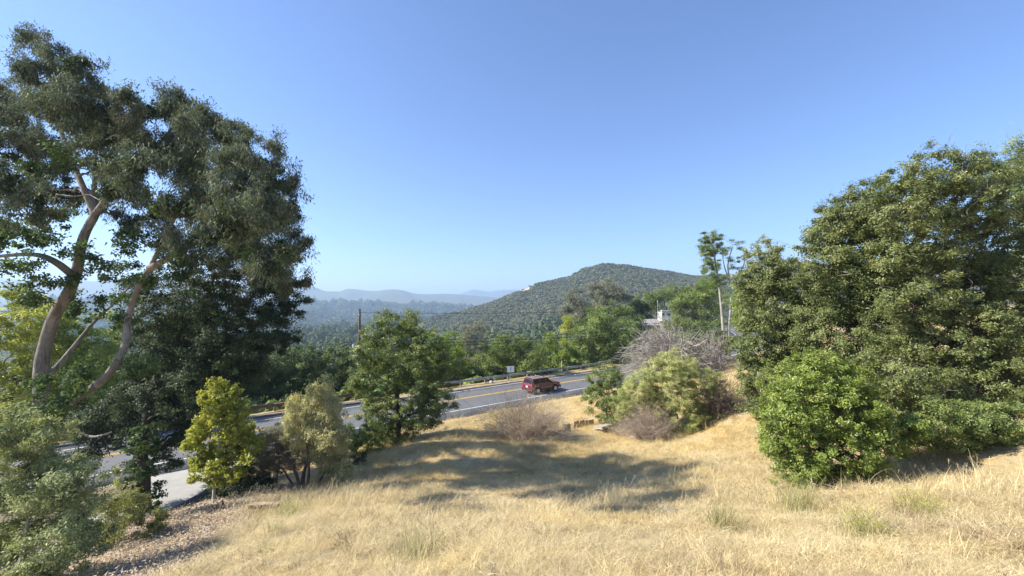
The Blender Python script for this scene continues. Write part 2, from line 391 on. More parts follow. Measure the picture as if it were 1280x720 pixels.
HILL_SPUR = [at(760,332,820), at(735,360,700), at(700,400,520)]
HILL_SPUR2 = [at(840,337,850), at(860,362,640), at(880,380,450)]
FAR1 = crest([(-300,392,2300),(0,380,2200),(150,374,2000),(300,377,2100),(345,380,2100),(400,381,2200),(460,383,2300),(520,385,2300),(560,390,2200),(600,396,2000),(640,403,1900)])
FAR2 = crest([(-500,336.5,4200),(0,348.5,4000),(200,352.5,3800),(330,359.5,3800),(351,358.0,3800),(390,357.0,3800),(406,363.5,3800),(428,363.5,3900),(434,360.0,3900),(457,362.0,3900),(470,363.5,3900),(489,360.5,3900),(505,362.5,4000),(521,366.5,4000),(571,367.5,4200),(640,374.5,4200),(720,380.5,4200)])
FAR3 = crest([(480,371.0,7000),(540,372.0,7000),(571,369.0,6800),(592,361.5,6800),(600,363.0,6800),(611,364.5,6800),(627,362.5,6800),(645,361.5,6900),(700,359.0,7000),(900,347.0,7200),(1500,337.0,7500)])
def far_h(x, y):
    r = np.hypot(x, y)
    base = np.interp(r, [80, 160, 300, 700, 1500, 3000, 9000], [-9, -18, -34, -52, -66, -60, -40])
    rise = sstep(0.16, 0.6, np.arctan2(x, np.maximum(y, 1e-3)))       # the right hand side stands higher
    base = base * (1 - rise) + np.interp(r, [80, 160, 400, 900], [2, 4, 2, 0]) * rise
    left = sstep(-0.55, -0.95, np.arctan2(x, np.maximum(y, 1e-3)))
    base = base + fbm(x, y, 260, 4, 3) * np.interp(r, [100, 400, 1500], [2, 14, 50])
    h = base
    far_amp = np.clip((r - 300) / 600, 0, 1)
    hz = ridge(x, y, HILL, 330, 1.25, -50) + fbm(x, y, 230, 5, 11) * 34 * sstep(15, 120, np.abs(y - 850) * 1.0 + 20)
    h = np.maximum(h, hz - 4)
    h = np.maximum(h, ridge(x, y, FAR1, 520, 1.3, -70) + fbm(x, y, 420, 5, 21) * 34)
    h = np.maximum(h, ridge(x, y, FAR2, 900, 1.3, -70) + fbm(x, y, 600, 5, 22) * 22)
    h = np.maximum(h, ridge(x, y, FAR3, 1100, 1.3, -70) + fbm(x, y, 600, 5, 23) * 24)
    return h
near_edge = [np.array(p) for p in [(-17.2, 30.6), (-16.7, 26.4), (-16.6, 24.0), (-16.5, 21.6), (-17.0, 19.6), (-18.5, 17.3), (-22, 14.2), (-30, 9), (-40, 4)]]
far_edge = [np.array(p) for p in [(-24.0, 26.2), (-22.4, 25.6), (-21.3, 24.6), (-20.5, 23.2), (-20.1, 21.6), (-20.3, 19.8), (-21.8, 17.4), (-26.2, 13.2), (-34, 8.2)]]
ne = smooth_line(np.array(near_edge), 60); fe = smooth_line(np.array(far_edge), 60)
DPOLY = np.concatenate([ne, fe[::-1]])
def in_drive(x, y):
    c = np.zeros(np.shape(x), bool); n = len(DPOLY); j = n - 1
    for i in range(n):
        xi, yi = DPOLY[i]; xj, yj = DPOLY[j]
        c ^= ((yi > y) != (yj > y)) & (x < (xj - xi) * (y - yi) / (yj - yi + 1e-12) + xi); j = i
    return c
def ground(x, y):
    x = np.atleast_1d(np.asarray(x, float)); y = np.atleast_1d(np.asarray(y, float))
    d, zr = road_d(x, y)
    near = tps(np.clip(x, -60, 60), np.clip(y, -20, 85)) + fbm(x, y, 2.2, 3, 1) * 0.34 + fbm(x, y, 4.5, 2, 12) * 0.5 * sstep(5, 9, y) * sstep(-7.5, -11, d) + fbm(x, y, 0.7, 2, 9) * 0.08
    near = np.clip(near, -3, 16)
    # driveway and its shoulder lie level with the road
    w = sstep(-6.3, -8.8, d); z = zr * (1 - w) + near * w
    # far side: narrow verge, then a bank falling to the creek (less of it to the right)
    fall = np.interp(x, [-60, 5, 30, 50], [0.42, 0.36, 0.10, -0.02]); lim = np.interp(x, [-60, 5, 30, 50], [11, 11, 3.5, -1.5])
    dm = np.maximum(d - 6.6, 0) * fall
    zf = zr - np.where(fall > 0, np.minimum(dm, np.maximum(lim, 0)), np.maximum(dm, lim))
    zf = zf + fbm(x, y, 7, 3, 4) * 0.8 * sstep(7, 14, d) + fbm(x, y, 1.5, 2, 4) * 0.1
    z = np.where(d > 0, zf, z)
    r = np.hypot(x, y); wf = sstep(105, 150, r)
    z = z * (1 - wf) + far_h(x, y) * wf if np.any(wf > 0) else z
    in_road = np.abs(d + 1.0) < 5.6
    return np.where(in_road | in_drive(x, y), np.minimum(z, zr - 0.10), z)
def gz(x, y): return float(ground(x, y)[0])
def gat(px, Y):
    p = at(px, 400, Y); return np.array([p[0], p[1], gz(p[0], p[1])])

# ------------------------------------------------------------------ ground materials
def ground_material():
    m, n, l, b = new_mat('dry_grass_soil')
    f1 = noise(n, l, 0.35, 5, 0.6); f2 = noise(n, l, 6.0, 6, 0.7); f3 = noise(n, l, 40.0, 4, 0.7)
    straw = ramp(n, l, f2, [(0.25, (0.27, 0.21, 0.125)), (0.45, (0.46, 0.37, 0.22)), (0.75, (0.60, 0.49, 0.30))])
    gold = ramp(n, l, f2, [(0.25, (0.30, 0.20, 0.08)), (0.5, (0.52, 0.37, 0.155)), (0.8, (0.62, 0.46, 0.20))])
    straw = mixc(n, l, ramp(n, l, f1, [(0.42, (0, 0, 0)), (0.6, (1, 1, 1))]), straw, gold)
    mulch = ramp(n, l, f3, [(0.3, (0.13, 0.09, 0.065)), (0.5, (0.34, 0.25, 0.185)), (0.75, (0.50, 0.39, 0.29))])
    soil = ramp(n, l, f2, [(0.3, (0.12, 0.095, 0.07)), (0.6, (0.21, 0.17, 0.125)), (0.85, (0.32, 0.26, 0.18))])
    a = n.new('ShaderNodeAttribute'); a.attribute_name = 'zone'
    sp = n.new('ShaderNodeSeparateColor'); l.new(a.outputs['Color'], sp.inputs[0])
    c = mixc(n, l, sp.outputs[0], straw, mulch); c = mixc(n, l, sp.outputs[1], c, soil)
    leafy = ramp(n, l, f2, [(0.3, (0.035, 0.045, 0.02)), (0.7, (0.12, 0.12, 0.05))])
    c = mixc(n, l, sp.outputs[2], c, leafy)
    l.new(c, b.inputs['Base Color']); b.inputs['Roughness'].default_value = 0.95; b.inputs['Specular IOR Level'].default_value = 0.1
    h = n.new('ShaderNodeMath'); h.operation = 'ADD'; l.new(f2, h.inputs[0]); l.new(f3, h.inputs[1])
    bump(n, l, b, h.outputs[0], 0.9, 0.06)
    return m
def grid_mesh(name, xs, ys, zfun, mat, zone=None, smooth=True):
    X, Y = np.meshgrid(xs, ys); Z = zfun(X, Y)
    v = np.stack([X, Y, Z], -1).reshape(-1, 3); nx = len(xs)
    i = (np.arange(len(ys) - 1)[:, None] * nx + np.arange(nx - 1)[None, :]).ravel()
    f = np.stack([i, i + 1, i + nx + 1, i + nx], 1)
    me = mesh_np(name, v, f, mat, smooth=smooth)
    if zone is not None:
        z = zone(X.ravel(), Y.ravel()); a = me.color_attributes.new('zone', 'FLOAT_COLOR', 'POINT')
        a.data.foreach_set('color', np.concatenate([z, np.ones((len(z), 1))], 1).astype(np.float32).ravel())
    return me
def mulch_mask(x, y):
    # leaf litter on the slope down to the drive, on the left
    t = x + 7.2 + 0.28 * (y - 8) + fbm(x, y, 2.5, 3, 31) * 2.0
    return sstep(0.6, -0.9, t) * sstep(21.0, 19.0, y) * sstep(4, 8, y)
def zone(x, y):
    d, _ = road_d(x, y)
    mu = mulch_mask(x, y)
    so = np.clip(sstep(5.6, 7.5, np.abs(d)) * sstep(10.5, 8.0, np.abs(d + 0.5)) * np.where(x > -30, 0.75, 0.5) * sstep(0.1, -0.1, d - 0) * (x < 4) + sstep(-21, -24, d) * 0 , 0, 1)
    so = np.maximum(so, np.clip(0.9 * sstep(-9.5, -10.5, x) * sstep(20.5, 22, y) * sstep(28, 20, np.abs(y - 10)), 0, 1) * 0.3)
    verge = sstep(4, 5, d) * sstep(8.5, 7.3, d)
    lf = sstep(8, 11, d + fbm(x, y, 5, 2, 8) * 3) * sstep(75, 60, x)
    so = np.maximum(so, verge * 0.35)
    return np.stack([mu, so, lf], 1)
MG = ground_material()
xs = np.concatenate([np.arange(-125, -34, 2.5), np.arange(-34, 34, 0.42), np.arange(34, 130, 2.2)])
ys = np.concatenate([np.arange(-30, 2, 2.0), np.arange(2, 34, 0.40), np.arange(34, 70, 0.7), np.arange(70, 135, 2.2)])
g = link('ground', grid_mesh('ground', xs, ys, ground, MG, zone)); tag(g, kind='structure')

def far_material():
    m, n, l, b = new_mat('far_chaparral')
    f = noise(n, l, 0.05, 8, 0.7); f2 = noise(n, l, 0.012, 4, 0.6)
    c = ramp(n, l, f, [(0.3, (0.055, 0.066, 0.034)), (0.5, (0.10, 0.11, 0.055)), (0.72, (0.19, 0.175, 0.10))])
    c = mixc(n, l, ramp(n, l, f2, [(0.5, (0, 0, 0)), (0.75, (0.5, 0.5, 0.5))]), c, (0.15, 0.14, 0.08))
    a = n.new('ShaderNodeAttribute'); a.attribute_name = 'cut'
    c = mixc(n, l, a.outputs['Fac'], c, ramp(n, l, f, [(0.3, (0.36, 0.22, 0.11)), (0.7, (0.62, 0.42, 0.24))]))
    l.new(c, b.inputs['Base Color']); b.inputs['Roughness'].default_value = 1; b.inputs['Specular IOR Level'].default_value = 0
    bump(n, l, b, f, 1.0, 6.0)
    return m
def cut_mask(x, y):
    p = at(653, 363, 866); q = at(664, 358, 862)
    d = np.hypot((x - 27) * 0.85, (y - 838) * 0.36)
    return sstep(17, 11, d + fbm(x, y, 18, 3, 2) * 12)
rr_ = np.concatenate([np.geomspace(100, 620, 60), np.geomspace(630, 1150, 90), np.geomspace(1180, 9500, 95)])
az = np.concatenate([np.arange(-180, -52, 4.0), np.arange(-52, -9, 0.5), np.arange(-9, 30, 0.22), np.arange(30, 60, 0.5), np.arange(60, 180.1, 4.0)]); az[-1] = 180
RR, AZ = np.meshgrid(rr_, np.radians(az)); XX = RR * np.sin(AZ); YY = RR * np.cos(AZ)
ZZ = far_h(XX, YY)
inside = (XX > -122) & (XX < 127) & (YY > -28) & (YY < 132)
ZZ = np.where(inside, ZZ - 12, ZZ)
front = (RR > 105) & (~inside)
v = np.stack([XX, YY, ZZ], -1).reshape(-1, 3); nx = len(rr_)
i = (np.arange(len(az) - 1)[:, None] * nx + np.arange(nx - 1)[None, :]).ravel()
fme = mesh_np('hills', v, np.stack([i, i + 1, i + nx + 1, i + nx], 1), far_material(), smooth=True)
ca = fme.attributes.new('cut', 'FLOAT', 'POINT'); ca.data.foreach_set('value', cut_mask(XX, YY).ravel().astype(np.float32))
hills = link('hills', fme); tag(hills, kind='structure')

# ------------------------------------------------------------------ road, markings, drive
def strip(name, d0, d1, dz, mat, x0=-90, x1=66, crown=True, wob=0.0, cols=1, parent=None, thick=0.0):
    sel = (RL[:, 0] >= x0) & (RL[:, 0] <= x1); P = RL[sel]; Nn = RN[sel]; Z = zroad(P[:, 0])
    # resample denser
    rows = []
    ds = np.linspace(d0, d1, cols + 1)
    for k, d in enumerate(ds):
        dd = d + (wob * (vnoise(P[:, 0], P[:, 1], 1.3, 5 + k) - 0.5) if k in (0, cols) else 0)
        q = P + Nn * np.asarray(dd).reshape(-1, 1) if np.ndim(dd) else P + Nn * dd
        rows.append(np.stack([q[:, 0], q[:, 1], Z + dz - 0.012 * np.abs(d)], 1))
    v = np.concatenate(rows); n_ = len(P); f = []
    for k in range(cols):
        i = np.arange(n_ - 1) + k * n_
        f.append(np.stack([i + n_, i, i + 1, i + 1 + n_][::-1], 1))
    f = np.concatenate(f)
    if thick:
        nv = len(v); v = np.concatenate([v, v - [0, 0, thick]]); f = [f, f[:, ::-1] + nv]
        for k in (0, cols):
            i = np.arange(n_ - 1) + k * n_; f.append(np.stack([i, i + 1, i + 1 + nv, i + nv], 1))
        f = np.concatenate(f)
    return link(name, mesh_np(name, v, f, mat), parent)
def asphalt():
    m, n, l, b = new_mat('asphalt')
    f = noise(n, l, 0.5, 6, 0.6); g_ = noise(n, l, 60, 3, 0.6)
    c = ramp(n, l, f, [(0.3, (0.085, 0.084, 0.084)), (0.6, (0.112, 0.11, 0.11)), (0.8, (0.15, 0.147, 0.142))])
    c = mixc(n, l, 0.35, c, ramp(n, l, g_, [(0.3, (0.06, 0.06, 0.06)), (0.7, (0.24, 0.24, 0.235))]))
    # tar-sealed cracks
    v_ = n.new('ShaderNodeTexVoronoi'); v_.feature = 'DISTANCE_TO_EDGE'; v_.inputs['Scale'].default_value = 0.22
    gg = n.new('ShaderNodeNewGeometry'); ad = n.new('ShaderNodeVectorMath'); ad.operation = 'ADD'
    nt = n.new('ShaderNodeTexNoise'); nt.inputs['Scale'].default_value = 0.8; l.new(gg.outputs['Position'], nt.inputs['Vector'])
    l.new(gg.outputs['Position'], ad.inputs[0]); l.new(nt.outputs['Color'], ad.inputs[1]); l.new(ad.outputs[0], v_.inputs['Vector'])
    c = mixc(n, l, ramp(n, l, v_.outputs['Distance'], [(0.004, (0.7, 0.7, 0.7)), (0.012, (0, 0, 0))]), c, (0.04, 0.04, 0.042))
    l.new(c, b.inputs['Base Color']); b.inputs['Roughness'].default_value = 0.75
    bump(n, l, b, g_, 0.3, 0.01); return m
def paint(name, col):
    m, n, l, b = new_mat(name); f = noise(n, l, 7, 6, 0.8)
    l.new(ramp(n, l, f, [(0.30, tuple(c * 0.45 for c in col)), (0.45, col)]), b.inputs['Base Color']); b.inputs['Roughness'].default_value = 0.6
    return m
MA = asphalt(); MW = paint('white_road_paint', (0.74, 0.72, 0.66)); MY = paint('yellow_road_paint', (0.70, 0.43, 0.08))
tag(strip('road', -6.2, 4.6, 0.02, MA, cols=4, wob=0.35, thick=0.12), kind='structure')
tag(strip('edge_line', -4.06, -3.95, 0.026 + 0.0, MW), kind='structure')
tag(strip('edge_line', 3.44, 3.55, 0.027, MW), kind='structure')
tag(strip('centre_line', -0.19, -0.07, 0.024, MY), kind='structure')
tag(strip('centre_line', 0.07, 0.19, 0.024, MY), kind='structure')
# asphalt shoulder berm on the far side
def profile_along(name, prof, d0, x0, x1, dz, mat, parent=None, step=1):
    sel = np.where((RL[:, 0] >= x0) & (RL[:, 0] <= x1))[0][::step]; P = RL[sel]; Nn = RN[sel]; Z = zroad(P[:, 0]) + dz
    prof = np.asarray(prof, float); k = len(prof); V = []
    for (a, h) in prof: V.append(np.stack([P[:, 0] + Nn[:, 0] * (d0 + a), P[:, 1] + Nn[:, 1] * (d0 + a), Z + h], 1))
    V = np.stack(V, 1).reshape(-1, 3); n_ = len(P); f = []
    for j in range(k):
        i = np.arange(n_ - 1) * k; f.append(np.stack([i + j, i + (j + 1) % k, i + k + (j + 1) % k, i + k + j], 1))
    cap = [np.arange(k)[::-1][None, :], (np.arange(k) + (n_ - 1) * k)[None, :]]
    return link(name, mesh_np(name, V, [np.concatenate(f)] + cap, mat), parent)
MB = flat('berm_asphalt', (0.085, 0.082, 0.08), 0.9, var=0.35, scale=10)
tag(profile_along('kerb', [(-0.22, -0.1), (-0.13, 0.13), (0.08, 0.15), (0.2, -0.1)], 4.75, -60, -10, -0.02, MB), kind='structure')

# drive: a concrete sheet leaving the road and running down to the left
MC = new_mat('concrete_drive')
m_, n_, l_, b_ = MC; f_ = noise(n_, l_, 0.8, 6, 0.65); f2_ = noise(n_, l_, 25, 4, 0.7)
c_ = ramp(n_, l_, f_, [(0.3, (0.22, 0.21, 0.19)), (0.7, (0.34, 0.32, 0.285))]); c_ = mixc(n_, l_, 0.25, c_, ramp(n_, l_, f2_, [(0.3, (0.2, 0.19, 0.17)), (0.7, (0.6, 0.57, 0.52))]))
l_.new(c_, b_.inputs['Base Color']); b_.inputs['Roughness'].default_value = 0.85; bump(n_, l_, b_, f2_, 0.25, 0.01); MC = m_
cols = 8; V = []
for k in range(cols + 1):
    t = k / cols; q = ne * (1 - t) + fe * t; V.append(np.stack([q[:, 0], q[:, 1], np.zeros(60)], 1))
V = np.stack(V, 1).reshape(-1, 3)
DR_Z = -0.02
gd, _z = road_d(V[:, 0], V[:, 1])
V[:, 2] = zroad(V[:, 0]) + 0.03 * sstep(-6.2, -7.2, gd) - 0.075 * sstep(-7.2, -6.2, gd) + 0.0
i = (np.arange(59)[:, None] * (cols + 1) + np.arange(cols)[None, :]).ravel()
tag(link('driveway', mesh_np('driveway', V, np.stack([i, i + 1, i + cols + 2, i + cols + 1], 1), MC, smooth=True)), kind='structure')
# kerb round the near side of the drive
def kerb_from(name, line, prof, z, mat):
    T_ = np.gradient(line, axis=0); T_ /= np.linalg.norm(T_, axis=1, keepdims=True); N_ = np.stack([-T_[:, 1], T_[:, 0]], 1)
    k = len(prof); V = np.stack([np.stack([line[:, 0] + N_[:, 0] * a, line[:, 1] + N_[:, 1] * a, z(line[:, 0]) + h], 1) for a, h in prof], 1).reshape(-1, 3)
    f = []
    for j in range(k):
        i = np.arange(len(line) - 1) * k; f.append(np.stack([i + j, i + (j + 1) % k, i + k + (j + 1) % k, i + k + j], 1))
    return link(name, mesh_np(name, V, [np.concatenate(f), np.arange(k)[None, :], np.arange(k)[None, ::-1] + (len(line) - 1) * k], mat))
tag(kerb_from('driveway_kerb', ne[14:], [(-0.02, -0.1), (0.0, 0.14), (0.2, 0.16), (0.28, -0.1)], zroad, MB), kind='structure')

# ------------------------------------------------------------------ big trees on the left
def px_path(lst): return [at(*p) for p in lst]
EY = 16.5
e_base = gat(58, EY)
euc_blobs = pxblobs([(q[0], q[1], q[2], q[3] * 1.7 - 1.5) for q in [(40,50,20,1),(70,75,28,0),(105,95,26,-1),(60,115,34,1),(100,145,36,-1),(25,135,28,2),(10,185,34,0),(60,175,38,2),(8,235,30,-2),
    (140,185,36,2),(185,165,34,0),(218,138,30,0),(255,165,32,-1),(225,190,38,2),(180,215,32,-2),(290,178,28,1),(325,195,30,0),(300,215,36,-2),(262,230,38,1),
    (345,232,30,0),(362,270,24,1),(325,262,36,-2),(280,280,36,2),(368,310,20,0),(345,320,32,-1),(225,250,30,-2),(50,230,26,1.5),(130,130,22,1),(365,350,20,1),(300,330,34,2),
    (150,240,18,-1),(205,300,24,1),(330,330,30,3),(300,280,34,-3),(330,250,26,3),(150,150,22,1),(168,132,20,-1),(120,172,26,0),(130,212,22,1),(90,238,20,2),(192,262,24,1),(38,262,24,-1),(165,275,18,2),(235,312,24,0),(10,150,22,1),(80,135,24,-1),(30,90,16,0)]], EY, 1.0)
euc_parent = euc_blobs; euc_blobs = split_blobs(euc_parent, 6, 0.42, 0.9, 1.15)
euc = tree('eucalyptus_tree', 'tallest tree at far left with pale forked trunk and wispy grey-green crown', 'tree', e_base, euc_blobs, 'euc', 'bark_pale', 0.12, 0.034,
    trunk=[(px_path([(60,640,EY),(55,560,EY),(51,500,EY),(52,455,EY),(66,400,EY),(93,350,EY),(103,300,EY),(119,268,EY)]), 0.29, 0.14),
           (px_path([(119,268,EY),(100,225,EY),(78,170,EY+.6),(66,110,EY+.4),(50,60,EY)]), 0.13, 0.03),
           (px_path([(119,268,EY),(142,238,EY-.4),(170,215,EY-.6),(215,160,EY)]), 0.12, 0.04),
           (px_path([(119,268,EY),(118,235,EY+.6),(120,195,EY+1),(110,140,EY)]), 0.13, 0.03),
           (px_path([(95,348,EY),(70,328,EY-.5),(40,318,EY-.6),(-20,322,EY-.8)]), 0.15, 0.05),
           (px_path([(52,470,EY),(68,462,EY+.3),(95,430,EY+.8),(120,400,EY+1.5),(150,372,EY+1.8),(172,345,EY+2)]), 0.12, 0.02),
           (px_path([(56,560,EY),(75,520,EY-.2),(102,496,EY-.4),(138,465,EY-.5),(157,430,EY-.3),(160,400,EY),(172,362,EY),(190,330,EY),(207,295,EY),(240,235,EY),(290,200,EY)]), 0.18, 0.05),
           (px_path([(188,335,EY),(212,322,EY-.5),(250,300,EY-1),(300,265,EY-1.2),(345,235,EY-1)]), 0.13, 0.04),
           (px_path([(75,520,EY),(110,545,EY-.6),(140,540,EY-1)]), 0.06, 0.03)],
    r0=0.45, limb_r=0.09, twigs=0.3, k=1.1, rc=0.22, droop=0.8, upbias=0.1, rand=0.6, vstretch=1.5, hole=0.0, shell=(0.1, 1.25), sprig=0.6, sprays=120, spray_len=0.5)
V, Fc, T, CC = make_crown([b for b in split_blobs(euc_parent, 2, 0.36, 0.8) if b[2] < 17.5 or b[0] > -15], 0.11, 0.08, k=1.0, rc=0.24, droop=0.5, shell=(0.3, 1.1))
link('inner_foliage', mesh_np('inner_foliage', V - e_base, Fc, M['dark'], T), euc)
# broad dark leaves hanging among its lower limbs
V, Fc, T, CC = make_crown(pxblobs([(22,285,26,-1),(60,300,22,-1),(15,330,24,-1.5),(52,345,16,-1),(120,330,22,-.5),(135,375,24,0),(95,385,20,1),(70,270,20,0),(30,215,20,-1),(160,300,22,-1),
    (90,205,18,-1),(78,190,14,-2),(225,330,26,-1),(40,375,20,-1),(150,345,18,1),(170,460,24,-.5),(100,470,22,-.5),(80,500,24,-1),(0,300,26,-.5),(85,350,14,-.4),(50,480,20,-.6),(60,520,22,-.7),(150,400,16,.3),(185,350,16,.3),(200,250,22,-1),(250,260,22,1),(300,250,22,-1.5),(120,250,16,.8),(160,170,18,1),(285,300,24,-1),(330,320,20,-2),(230,200,18,1)], EY), 0.12, 0.09, k=0.8, rc=0.28, droop=0.5, hole=0.25, shell=(0.3, 1.1))
link('lower_foliage', mesh_np('lower_foliage', V - e_base, Fc, M['bigleaf'], T), euc)

IY = 20.5
i_base = gat(180, IY)
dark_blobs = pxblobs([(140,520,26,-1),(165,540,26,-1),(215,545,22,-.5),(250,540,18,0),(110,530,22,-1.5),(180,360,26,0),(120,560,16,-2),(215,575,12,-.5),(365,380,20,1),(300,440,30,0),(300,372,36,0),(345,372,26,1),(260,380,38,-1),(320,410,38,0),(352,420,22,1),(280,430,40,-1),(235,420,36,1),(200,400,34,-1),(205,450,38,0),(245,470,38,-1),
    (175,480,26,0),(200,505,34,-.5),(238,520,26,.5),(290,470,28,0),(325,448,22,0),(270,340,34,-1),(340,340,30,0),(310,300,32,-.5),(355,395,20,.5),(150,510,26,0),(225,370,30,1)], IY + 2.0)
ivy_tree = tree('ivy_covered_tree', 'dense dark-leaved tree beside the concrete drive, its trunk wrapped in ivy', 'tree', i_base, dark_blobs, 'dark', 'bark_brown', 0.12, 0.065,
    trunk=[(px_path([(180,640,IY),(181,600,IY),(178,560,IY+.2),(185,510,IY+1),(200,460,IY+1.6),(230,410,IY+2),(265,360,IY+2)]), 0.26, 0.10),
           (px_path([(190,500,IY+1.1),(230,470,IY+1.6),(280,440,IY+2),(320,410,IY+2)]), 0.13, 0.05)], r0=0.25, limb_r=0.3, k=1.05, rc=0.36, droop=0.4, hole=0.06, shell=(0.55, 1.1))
V, Fc, T, CC = make_crown(pxblobs([(178,550,19,0),(176,575,17,0),(180,597,17,0),(183,616,15,0),(184,632,13,0)], IY), 0.13, 0.11, k=1.1, rc=0.18, droop=0.3)
link('ivy', mesh_np('ivy', V - i_base, Fc, M['bigleaf'], T), ivy_tree)
V, Fc, T, CC = make_crown(pxblobs([(158,600,12,-.3),(163,622,12,-.4),(150,585,8,-.2)], IY), 0.10, 0.07, k=0.9, rc=0.15, droop=0.2)
link('ivy', mesh_np('ivy', V - i_base, Fc, M['sage'], T), ivy_tree)

# sunlit trees behind the eucalyptus
def simple_tree(name, label, px, Y, blobs, leaf, L, Wd, bark='bark_brown', r0=0.2, cat='tree', group=None, basez=None, cap=5.0, **kw):
    b = gat(px, Y)
    B = pxblobs(blobs, Y, kw.pop('depth', 1.0), kw.pop('jit', 0.8))
    kk = dict(k=0.8, rc=0.35, droop=0.15); kk.update(kw)
    return tree(name, label, cat, b, B, leaf, bark, L, Wd, r0=r0, group=group, **kk)
simple_tree('roadside_tree', 'yellow-green sunlit tree at the left edge behind the pale eucalyptus trunk', 10, 33,
    [(60,400,26),(60,440,30),(40,500,34),(0,400,40),(30,430,40),(-20,450,40),(10,480,40),(45,470,30),(20,380,24)], 'yellow', 0.22, 0.12, r0=0.25, rc=0.5)
simple_tree('roadside_tree', 'bright green leafy tree showing between the two leaning eucalyptus limbs', 100, 35,
    [(80,400,30),(110,430,36),(90,460,36),(130,450,34),(120,490,34),(75,490,30),(140,410,22)], 'bright', 0.22, 0.12, r0=0.25, rc=0.5)
simple_tree('roadside_tree', 'dark tree across the road half hidden behind the ivy covered tree', 215, 46,
    [(180,440,40),(215,420,42),(250,450,42),(200,480,40),(240,490,38),(165,480,34)], 'fardark', 0.3, 0.16, r0=0.3, rc=0.6)

# ------------------------------------------------------------------ left foreground
simple_tree('grey_leaved_shrub', 'large grey-green small-leaved shrub with a pale crooked stem in the lower left corner', 28, 10.5,
    [(20,560,40),(55,580,40),(5,620,45),(60,630,46),(30,680,48),(85,610,32),(90,660,34),(-10,690,40),(70,700,40),(95,690,30),(20,530,26),(0,540,30),(100,590,24),(60,540,24)], 'fgbush', 0.075, 0.036, 'bark_grey', 0.06, 'shrub',
    k=0.95, rc=0.20, hole=0.12, shell=(0.2, 1.08), sprig=0.3, jit=0.7, twigs=0.35)
simple_tree('low_olive_shrub', 'low spreading olive shrub at the edge of the leaf litter below the ivy trunk', 150, 14.0,
    [(140,628,20),(168,630,18),(120,650,26),(150,645,26),(175,655,24),(130,675,22),(160,672,20),(190,662,14),(110,670,20)], 'olive', 0.07, 0.03, 'twig_dark', 0.04, 'shrub', k=0.75, rc=0.18, jit=0.4, tintj=0.2)
yb = gat(268, 19.0)
tree('young_tree', 'slender young tree with lit yellow-green leaves and a thin white trunk beside the drive', 'tree', yb,
    pxblobs([(272,478,12),(262,492,15),(286,495,16),(275,515,24),(300,520,22),(255,530,20),(285,545,28),(310,545,18),(262,560,24),(295,570,24),(240,555,12),(312,570,14),(275,590,20),(252,582,14),(300,590,16),(246,598,9),(262,600,8)], 19.0, 0.9, 0.5) if 0 else split_blobs(pxblobs([(273,478,10),(274,492,13),(262,495,13),(286,498,15),(275,515,20),(302,522,20),(252,532,18),(285,545,26),(314,548,16),(258,562,22),(297,570,22),(240,555,11),(314,572,12),(275,590,17),(250,584,13),(300,590,14),(245,600,9),(262,602,8)], 19.0, 0.9, 0.5), 4, 0.5, 0.8),
    'yellow', 'bark_white', 0.12, 0.085, trunk=[(px_path([(267,634,19.0),(268,610,19),(272,580,19),(275,540,19),(274,515,19)]), 0.085, 0.012)], r0=0.09, k=1.6, rc=0.13, droop=0.3, sprig=0.15, tintj=0.2)
simple_tree('dark_shrub', 'dark shaded shrub at the foot of the slender yellow-green tree', 300, 20.5, [(290,604,20),(312,600,22),(322,585,20),(276,616,14),(332,608,18),(300,615,14)], 'dark', 0.10, 0.05, 'twig_dark', 0.05, 'shrub', k=0.9, rc=0.2, jit=0.3)
pb = gat(380, 19.8)
pep = tree('multi_stemmed_tree', 'multi-stemmed tree with drooping pale khaki foliage over dark crooked stems', 'tree', pb,
    pxblobs([(398,497,18),(385,512,22),(410,515,18),(400,535,24),(418,545,18),(380,540,20),(412,570,20),(425,572,12),(432,590,10),(395,560,18),(370,525,14)], 19.8, 0.9, 0.6),
    'tan', 'twig_dark', 0.095, 0.04, trunk=[(px_path([(378,618,19.8),(380,590,19.9),(392,560,19.8),(398,520,19.8)]), 0.11, 0.03), (px_path([(376,618,19.8),(370,592,19.6),(356,570,19.5),(340,555,19.5)]), 0.09, 0.03),
        (px_path([(381,618,19.9),(386,595,19.7),(384,560,19.5),(375,530,19.5)]), 0.08, 0.03), (px_path([(386,618,20),(400,600,20.2),(415,575,20.2),(425,550,20)]), 0.07, 0.02), (px_path([(374,617,19.8),(362,600,20.2),(352,585,20.4),(335,578,20.4)]), 0.06, 0.02)],
    r0=0.1, k=1.8, rc=0.2, droop=0.8, vstretch=1.7, hole=0.05, sprig=0.1)
simple_tree('dark_shrub', 'grey-green feathery shrub leaning against the multi-stemmed tree on its left side', 350, 20.4,
    [(345,548,20),(365,545,18),(335,565,18),(355,568,20),(330,585,14),(372,570,16)], 'greyleaf', 0.07, 0.02, 'twig_dark', 0.05, 'shrub', k=1.3, rc=0.2, jit=0.3, hole=0.05)
V = None

